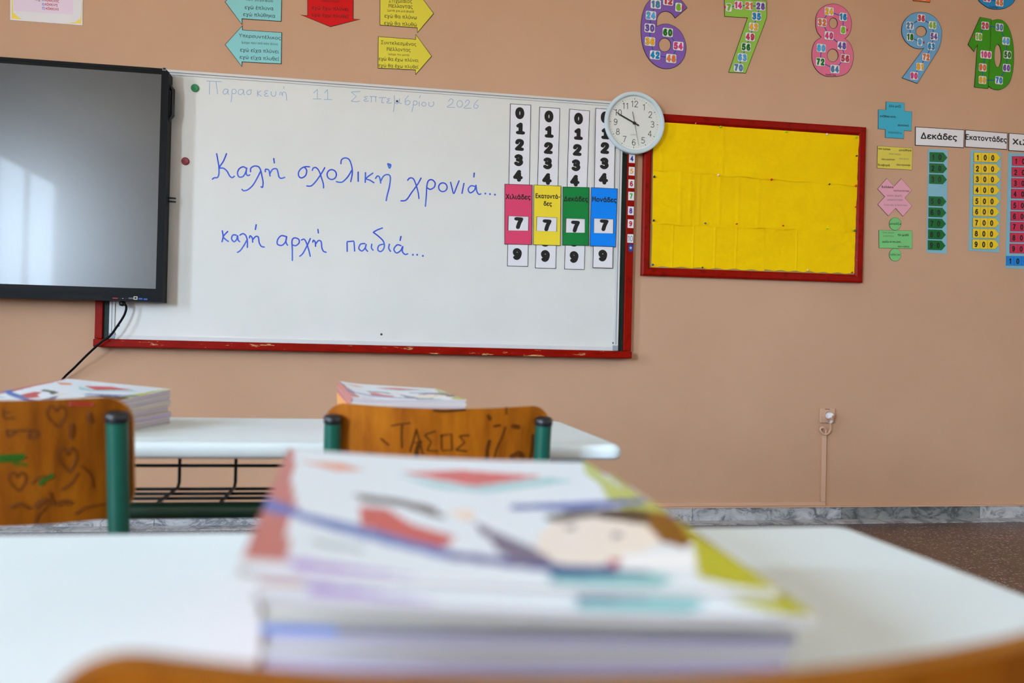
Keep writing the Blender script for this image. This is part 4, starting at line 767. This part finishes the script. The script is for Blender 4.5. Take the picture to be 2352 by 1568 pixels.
# ------------------------------------------------------------------ chairs
def chair(label, cx, y, ztop, zbot, marks=None, wood=None, ply=None):
    m_wd, m_pl = wood or m_wood, ply or m_ply
    t = thing('school_chair', label, 'chair', (cx, y, 0), 'wooden school chairs'); HW, TH, lean = .178, .010, math.tan(math.radians(9)); zm = (ztop+zbot)/2
    def surf(x, z, d=0): s = (x-cx)/HW; return Vector((x, y+.034*s*s-(z-zm)*lean+d, z))
    NX, NZ, r = 56, 12, .034
    def zt_(s):
        d = (1-abs(s))*HW; dip = -.007*(1-s*s)
        return ztop+dip-(r-math.sqrt(max(0, r*r-(r-d)**2)) if d < r else 0)
    def zb_(s):
        d = (1-abs(s))*HW; return zbot-.006*(1-s*s)+((r-math.sqrt(max(0, r*r-(r-d)**2))) if d < r else 0)
    ss = [math.sin(math.pi/2*(2*i/NX-1)) for i in range(NX+1)]
    b = MB(); F, B = [], []
    for s in ss:
        a, c_ = zb_(s), zt_(s)
        for j in range(NZ+1): z = a+(c_-a)*j/NZ; F.append(surf(cx+s*HW, z)); B.append(surf(cx+s*HW, z, TH))
    n = NZ+1; g = lambda i, j: i*n+j
    b.add(F, [(g(i, j), g(i+1, j), g(i+1, j+1), g(i, j+1)) for i in range(NX) for j in range(NZ)], m_wd, True)
    b.add(B, [(g(i, j), g(i, j+1), g(i+1, j+1), g(i+1, j)) for i in range(NX) for j in range(NZ)], m_wd, True)
    lp = [g(i, 0) for i in range(NX+1)]+[g(NX, j) for j in range(1, NZ+1)]+[g(i, NZ) for i in range(NX-1, -1, -1)]+[g(0, j) for j in range(NZ-1, 0, -1)]
    k = len(lp); b.add([F[i] for i in lp]+[B[i] for i in lp], [(i, (i+1) % k, k+(i+1) % k, k+i) for i in range(k)], m_pl, True)
    bk = b.build('backrest', t)
    if marks:
        for i, (pts, wd, mt) in enumerate(marks):
            b = MB(); Q = spline(pts, False, 5); R = []
            for p in Q:
                a = at(p[0], p[1], y); z = a.z
                for _ in range(3): yy = surf(a.x, z).y; a = at(p[0], p[1], yy); z = a.z
                R.append(surf(a.x, z, -.0004-.00003*i))
            b.ribbon(R, wd, mt); b.build('scribble' if mt in (m_scuff, m_scuffd) else 'marker_stroke', bk)
    sz = .385; yr = .024
    for sx_ in (-1, 1):
        xp = cx+sx_*.1645; zc = ztop-.026; top = surf(xp, zc, -.0142)
        b = MB(); mid = surf(xp, sz+.03, -.0142); b.tube([top, mid, (xp+sx_*.004, mid.y-.004, sz-.03), (xp+sx_*.016, y-.075, .012)], .0132, m_green, 16); ps = b.build('back_post', t)
        d = (Vector(top)-mid).normalized(); b = MB(); b.lathe([(.0134, -.006), (.0142, -.005), (.0142, .003), (.0115, .0062), (0, .0068)], top, d, m_plast, 20); b.build('end_cap', ps)
        b = MB(); b.lathe([(0, 0), (.0155, 0), (.0165, .018), (.0134, .026)], (xp+sx_*.016, y-.075, 0), (0, 0, 1), m_plast, 14); b.build('foot_cap', ps)
        b = MB(); b.tube([(xp, y+.03, sz-.022), (xp, y+.31, sz-.022), (xp+sx_*.004, y+.335, sz-.05), (xp+sx_*.012, y+.37, .012)], .0132, m_green, 14); lg = b.build('front_leg', t)
        b = MB(); b.lathe([(0, 0), (.0155, 0), (.0165, .018), (.0134, .026)], (xp+sx_*.012, y+.37, 0), (0, 0, 1), m_plast, 14); b.build('foot_cap', lg)
    b = MB(); b.tube([(cx-.165, y+.30, sz-.022), (cx+.165, y+.30, sz-.022)], .010, m_green, 12); b.build('cross_rail', t)
    b = MB(); R = rrect(cx-.175, y+.02, cx+.175, y+.36, .04, 6); kk = len(R)
    def sd(p): return sz-.008*math.sin(math.pi*min(1, max(0, (p[1]-y)/.36)))
    b.add([(p[0], p[1], sd(p)) for p in R]+[(p[0], p[1], sd(p)-.010) for p in R], [tuple(range(kk)), tuple(range(2*kk-1, kk-1, -1))]+[(i, kk+i, kk+(i+1) % kk, (i+1) % kk) for i in range(kk)], m_wd); b.build('seat', t)
    return t
ck = crop(740, 900, 4.276); S1 = []
for pts, wd, mt in ([[(685, 330), (770, 315), (860, 305)], .0028, m_scuff], [[(785, 320), (780, 440), (785, 545)], .003, m_scuffd], [[(865, 580), (895, 480), (925, 365)], .0032, m_scuffd], [[(925, 365), (955, 480), (990, 610)], .003, m_scuff], [[(890, 500), (960, 490)], .002, m_scuff], [[(960, 490), (930, 570), (925, 650)], .007, m_scuffd],
    [[(1110, 385), (1005, 420, 1), (1070, 490, 1), (1030, 575, 1), (1135, 580)], .0026, m_scuffd], [[(1170, 425, 1), (1270, 415, 1), (1275, 570, 1), (1175, 575, 1), (1170, 425)], .0032, m_scuff], [[(1440, 425), (1345, 430, 1), (1400, 495, 1), (1310, 570, 1), (1420, 580)], .003, m_scuff],
    [[(1640, 480), (1620, 560), (1615, 650)], .005, m_scuffd], [[(1800, 345), (1760, 450), (1710, 560), (1690, 650)], .0028, m_scuffd], [[(1810, 150), (1805, 220)], .002, m_scuff], [[(1630, 235), (1645, 262)], .006, m_scuff], [[(1690, 335), (1745, 325)], .004, m_scuff], [[(1870, 335), (1920, 340)], .007, m_scuff], [[(1860, 630), (1930, 600), (1960, 630)], .009, m_scuff], [[(2065, 420), (2055, 560), (2040, 650)], .004, m_scuffd],
    [[(580, 460), (650, 520)], .003, m_scuff], [[(1100, 180), (1200, 188), (1300, 180), (1400, 172)], .004, m_scuffd], [[(460, 600), (500, 608)], .002, m_scuff]): S1.append((cpts(ck, pts), wd, mt))
chair('orange plywood chair with capital letters pencilled on its back, between the book stacks', .1185, 1.365, EYE-.088, EYE-.245, S1)
cl = crop(0, 900, 4.611); S2 = []
def heart(x, y, w_, h_): return [(x, y-h_*.25), (x-w_*.25, y-h_*.5), (x-w_*.5, y-h_*.2), (x-w_*.3, y+h_*.15), (x+w_*.1, y+h_*.5, 1), (x+w_*.4, y+h_*.05), (x+w_*.45, y-h_*.3), (x+w_*.2, y-h_*.5), (x, y-h_*.25)]
for pts, wd, mt in ([heart(720, 720, 200, 260), .0034, m_scuff], [heart(190, 950, 190, 200), .0028, m_scuff], [heart(600, 260, 210, 230), .0026, m_scuff], [[(10, 690), (120, 685), (230, 680)], .0085, m_scuffg], [[(10, 720), (100, 715), (200, 712)], .006, m_scuffg], [[(150, 760), (230, 765), (285, 775)], .003, m_scuffg],
    [[(740, 128), (850, 125), (970, 132)], .0042, m_scuffr], [[(70, 410), (180, 410), (390, 405)], .0024, m_scuffd], [[(75, 415), (90, 470), (150, 440), (160, 415)], .0022, m_scuffd], [[(300, 480), (330, 420), (390, 410), (400, 460), (340, 490)], .003, m_scuff], [[(40, 180), (45, 270), (150, 275)], .0026, m_scuff], [[(45, 225), (110, 215)], .0022, m_scuff],
    [[(430, 970), (480, 920), (550, 885)], .0055, m_scuffg], [[(340, 970), (400, 910), (500, 890)], .0022, m_scuff], [[(820, 860), (760, 960), (660, 1030)], .0026, m_scuff], [[(800, 1290), (920, 1220), (1120, 1185)], .0026, m_scuff], [[(380, 1210), (480, 1140), (560, 1180), (700, 1160), (740, 1170)], .006, m_scuff], [[(530, 1060), (560, 1150), (640, 1200)], .003, m_scuff], [[(370, 1390), (420, 1280), (500, 1210)], .0026, m_scuff], [[(940, 230), (950, 310)], .006, m_scuff], [[(130, 1220), (220, 1180), (310, 1230)], .004, m_scuff], [[(760, 350), (750, 480)], .005, m_scuff], [[(860, 780), (960, 880), (980, 1010)], .002, m_scuff]): S2.append((cpts(cl, pts), wd, mt))
chair('orange plywood chair with pencilled hearts, cut off by the left edge', -.466, 1.15, EYE-.070, EYE-.226, S2, m_wood_shade)
chair('nearest orange chair, only the blurred top of its back in view', .087, .240, EYE-.085, EYE-.243, None, m_wood_shade, m_ply_shade)

# ------------------------------------------------------------------ books
ART = [((226, 236, 246), None)]
c3 = crop(540, 1000, 2.7605); c4 = crop(1100, 1000, 2.76)
def homog(src):                                              # photo quad of the nearest cover -> (u, v) of any cover
    A = []; B = []
    for (x, y), (u, v) in zip(src, ((0, 0), (1, 0), (1, 1), (0, 1))):
        A += [[x, y, 1, 0, 0, 0, -u*x, -u*y], [0, 0, 0, x, y, 1, -v*x, -v*y]]; B += [u, v]
    h = np.linalg.solve(np.array(A), np.array(B)); return np.append(h, 1).reshape(3, 3)
HM = homog([(572, 1288), (1785, 1336), (1312, 1059), (650, 1030)])
def uvp(p): q = HM @ np.array([p[0], p[1], 1]); return (q[0]/q[2], q[1]/q[2])
def art(c_, cv, pts): ART.append((c_, [uvp(cv(*p)) for p in pts]))
art((186, 196, 108), c4, [(560, 150), (800, 300), (1200, 480), (1500, 670), (1880, 870), (1560, 868), (1340, 830), (1350, 780), (1310, 600), (1180, 490), (870, 450), (740, 380), (680, 290), (590, 235)])
art((178, 178, 50), c4, [(900, 445), (1200, 480), (1500, 670), (1900, 890), (2050, 960), (1620, 905), (1345, 845), (1310, 640), (1150, 500)])
art((190, 108, 102), c3, [(285, 60), (345, 105), (340, 290), (390, 460), (350, 520), (350, 765), (60, 765), (200, 430)])
art((78, 106, 192), c3, [(150, 370), (390, 450), (410, 505), (120, 450)])
art((92, 118, 188), c3, [(390, 465), (730, 530), (1290, 660), (1290, 722), (700, 592), (400, 515)])
art((46, 58, 145), c3, [(1290, 678), (2000, 745), (2350, 765), (2350, 800), (1900, 785), (1300, 722)])
art((224, 150, 120), c3, [(390, 160), (620, 162), (765, 200), (600, 208)])
art((208, 92, 94), c3, [(980, 208), (1350, 192), (1870, 235), (1430, 288)])
art((160, 208, 216), c3, [(935, 222), (1400, 290), (1900, 246), (2060, 270), (1750, 300), (1500, 325), (1200, 300)])
art((198, 82, 78), c3, [(755, 418), (900, 425), (1060, 515), (1340, 590), (1260, 660), (760, 535)])
art((92, 84, 78), c3, [(715, 345), (1000, 372), (1180, 412), (1275, 475), (1225, 478), (1000, 412), (735, 385)])
art((240, 220, 205), c3, [(1280, 440), (1400, 420), (1460, 480), (1380, 500)])
art((112, 104, 132), c3, [(1415, 485), (1570, 555), (1910, 690), (1995, 755), (1690, 745)])
art((240, 230, 220), c4, [(300, 580), (420, 478), (700, 470), (1010, 525), (1100, 645), (900, 705), (720, 765), (440, 755), (290, 660)])
art((64, 50, 44), c4, [(340, 470), (520, 435), (900, 435), (1040, 455), (1060, 560), (1000, 530), (880, 512), (640, 475), (390, 505)])
art((120, 72, 24), c4, [(1000, 450), (1180, 485), (1310, 640), (1230, 668), (1100, 630), (1010, 540)])
art((110, 110, 116), c4, [(470, 530), (530, 520), (540, 545), (480, 550)]); art((140, 136, 146), c4, [(770, 575), (830, 570), (840, 600), (780, 605)])
art((56, 84, 172), c4, [(120, 398), (980, 382), (985, 412), (450, 432), (120, 424)])
art((246, 248, 252), c4, [(860, 695), (1330, 695), (1315, 785), (850, 780)]); art((178, 50, 84), c4, [(775, 725), (835, 735), (805, 778), (755, 772)])
art((22, 94, 138), c4, [(370, 775), (1080, 800), (900, 832), (390, 832)]); art((134, 196, 202), c4, [(385, 830), (1090, 815), (1200, 850), (1060, 905), (800, 940), (385, 955)])
art((174, 146, 212), c3, [(370, 740), (1200, 840), (1900, 925), (1900, 960), (900, 885), (370, 800)])
art((168, 184, 192), c3, [(500, 628), (800, 668), (790, 694), (500, 662)])
AM = [M('cover_print_%s' % ''.join('abcdefghijklmnopqrstuvwxyz'[int(d)] for d in '%02d' % i), a[0], .3, .18) for i, a in enumerate(ART)]
AB = [(None if p is None else (min(q[0] for q in p), max(q[0] for q in p), min(q[1] for q in p), max(q[1] for q in p))) for _, p in ART]
def inside(p, P):
    c_ = False; j = len(P)-1
    for i in range(len(P)):
        if (P[i][1] > p[1]) != (P[j][1] > p[1]) and p[0] < (P[j][0]-P[i][0])*(p[1]-P[i][1])/(P[j][1]-P[i][1])+P[i][0]: c_ = not c_
        j = i
    return c_
def art_at(u, v):
    k = 0
    for i, (c_, P) in enumerate(ART):
        if P and AB[i][0] <= u <= AB[i][1] and AB[i][2] <= v <= AB[i][3] and inside((u, v), P): k = i
    return k
m_pages = m_noise('page_edges', [(.3, (182, 174, 186)), (.7, (206, 198, 208))], 60, rough=.8, spec=.2, stretch=(.05, .05, 9))
m_pagesb = m_noise('page_edges_lilac', [(.3, (178, 170, 196)), (.7, (198, 190, 214))], 60, rough=.8, spec=.2, stretch=(.05, .05, 9))
m_pagesc = m_noise('page_edges_cream', [(.3, (192, 184, 174)), (.7, (212, 204, 194))], 60, rough=.8, spec=.2, stretch=(.05, .05, 9))
m_cov = M('cover_white', (212, 206, 198), .4); m_spine = M('spine_red', (186, 104, 98), .4); m_spo = M('spine_orange', (226, 150, 70), .4); m_spb = M('spine_blue', (84, 96, 170), .4)
def book(label, group, base, cx, cy, ang, f0, f1, T, top=False, page=m_pages, spine=m_spine, W_=.207, L_=.275, band=None):
    """One paperback; local u runs from the spine to the right, v from the near edge to the far one; height f*T(u, v)."""
    ca_, sa = math.cos(ang), math.sin(ang)
    cb_, sb_ = math.cos(base[2]), math.sin(base[2])
    def P(u, v, f, k=0.):
        x, y = (u-.5)*W_, (v-.5)*L_; X, Y = cx+x*ca_-y*sa, cy+x*sa+y*ca_; a, b2 = X-base[0], Y-base[1]
        return Vector((X, Y, DZ+.0006+f*T((a*cb_+b2*sb_)/W_+.5, (-a*sb_+b2*cb_)/L_+.5)+k))
    t = thing('textbook', label, 'book', (cx, cy, P(.5, .5, f0).z), group)
    N1, N2 = (80, 106) if top else (8, 10); th = .0013
    def sheet_(b, f, k, mats, flip, rng=(0, 1)):
        vs = [P(i/N1, j/N2, f, k) for j in range(N2+1) for i in range(N1+1)]
        for j in range(N2):
            for i in range(N1):
                q = (j*(N1+1)+i, j*(N1+1)+i+1, (j+1)*(N1+1)+i+1, (j+1)*(N1+1)+i); yield vs, (q if not flip else q[::-1]), (i+.5)/N1, (j+.5)/N2
    b = MB(); vs = [P(i/N1, j/N2, f1) for j in range(N2+1) for i in range(N1+1)]; b.v = [tuple(v) for v in vs]
    for j in range(N2):
        for i in range(N1):
            mt = AM[art_at((i+.5)/N1, (j+.5)/N2)] if top else m_cov
            b.f.append([j*(N1+1)+i, j*(N1+1)+i+1, (j+1)*(N1+1)+i+1, (j+1)*(N1+1)+i]); b.m.append(b.mi(mt)); b.sm.append(True)
    edge = [(i/8, 0) for i in range(8)]+[(1, j/10) for j in range(10)]+[(1-i/8, 1) for i in range(8)]+[(0, 1-j/10) for j in range(10)]; n = len(edge)
    def wall_(f, k0, k1, ed, mt):
        m = len(ed); b.add([P(u, v, f, k0) for u, v in ed]+[P(u, v, f, k1) for u, v in ed], [(i, i+1, m+i+1, m+i) for i in range(m-1)], mt)
    wall_(f1, -th, 0, edge+[edge[0]], m_cov)
    if band:                                                 # a printed strip that shows along the near edge of the cover
        for u0, u1, mt in band: b.add([P(u0, -.0008, f1, -.0026), P(u1, -.0008, f1, -.0026), P(u1, -.0008, f1, .0001), P(u0, -.0008, f1, .0001)], [(0, 1, 2, 3)], mt)
    sp_ = [(0, j/10) for j in range(11)]; b.add([P(u, v, f0) for u, v in sp_]+[P(u, v, f1, -th*.2) for u, v in sp_], [(i, 11+i, 12+i, i+1) for i in range(10)], spine)
    vs = [P(i/8, j/10, f0) for j in range(11) for i in range(9)]; b.add(vs, [(j*9+i, (j+1)*9+i, (j+1)*9+i+1, j*9+i+1) for j in range(10) for i in range(8)], m_cov); wall_(f0, 0, th, edge+[edge[0]], m_cov); b.build('cover', t)
    b = MB(); ins = [(.006+.988*u if u < .5 else .003+.988*u, .006+.988*v) for u, v in edge]
    b.add([P(u, v, f0, th) for u, v in ins]+[P(u, v, f1, -th) for u, v in ins], [(i, (i+1) % n, n+(i+1) % n, n+i) for i in range(n)], page); b.build('pages', t)
    return t
ORD = ['topmost', 'second', 'third', 'fourth', 'fifth', 'sixth', 'seventh', 'eighth']
def stack(where, group, cx, cy, ang, T, n, jit, spines=None, seed=0, shifts={}, W_=.207, L_=.275, bounds=None, bands={}):
    BD = bounds or [k/n for k in range(n+1)]
    rnd = random.Random(seed); pg = [m_pages, m_pages, m_pagesc, m_pages, m_pagesb, m_pages, m_pagesc, m_pagesb]
    for k in range(n):
        i = n-1-k; dx, dy, da = shifts.get(i, (rnd.uniform(-jit, jit), rnd.uniform(-jit, jit), rnd.uniform(-jit, jit)*2))
        lab = ('topmost textbook with an illustrated cover, on the %s' if i == 0 else ORD[i]+' textbook from the top of the %s') % where
        book(lab, group, (cx, cy, ang), cx+dx, cy+dy, ang+da, BD[k]+.02/n, BD[k+1]-.02/n, T, top=(i == 0 or (i == 1 and n == 8)), page=pg[i], spine=(spines or {}).get(i, m_spine), W_=W_, L_=L_, band=bands.get(i))
def bil(nl, nr, fl, fr, curl=None):
    def T(u, v):
        h = (nl*(1-u)+nr*u)*(1-v)+(fl*(1-u)+fr*u)*v
        return h+(curl(u, v) if curl else 0)
    return T
stack('blurred stack on the nearest desk', 'books of the nearest stack', .0602, .4865, .024, bil(.0779, .0628, .0862, .0768, lambda u, v: -.0022*math.sin(math.pi*min(1, max(0, u)))), 8, .002, seed=3, W_=.215, L_=.296, bands={3: [(0, .13, M('edge_blue', (96, 128, 206), .4)), (.13, 1, M('edge_grey_lilac', (128, 120, 140), .5))]},
      shifts={0: (0, 0, 0), 1: (.0115, -.015, -.030), 2: (.0105, .003, -.024), 3: (.012, .002, -.028), 4: (.0105, .003, -.026), 5: (.012, .002, -.025), 6: (.011, .002, -.028), 7: (.011, .002, -.025)}, bounds=[0, .14, .28, .42, .56, .70, .855, .93, 1])
stack('stack behind the left chair', 'books of the left stack', -.509, 1.688, math.radians(-15), bil(.0560, .0490, .0810, .0665), 6, .003, seed=5, W_=.216)
stack('stack behind the chair in the middle', 'books of the middle stack', .066, 1.712, math.radians(7), bil(.064, .0650, .0815, .0715, lambda u, v: .004*max(0, 1-u*5)), 7, .003, {2: m_spo, 3: m_spo, 4: m_spb}, seed=8)
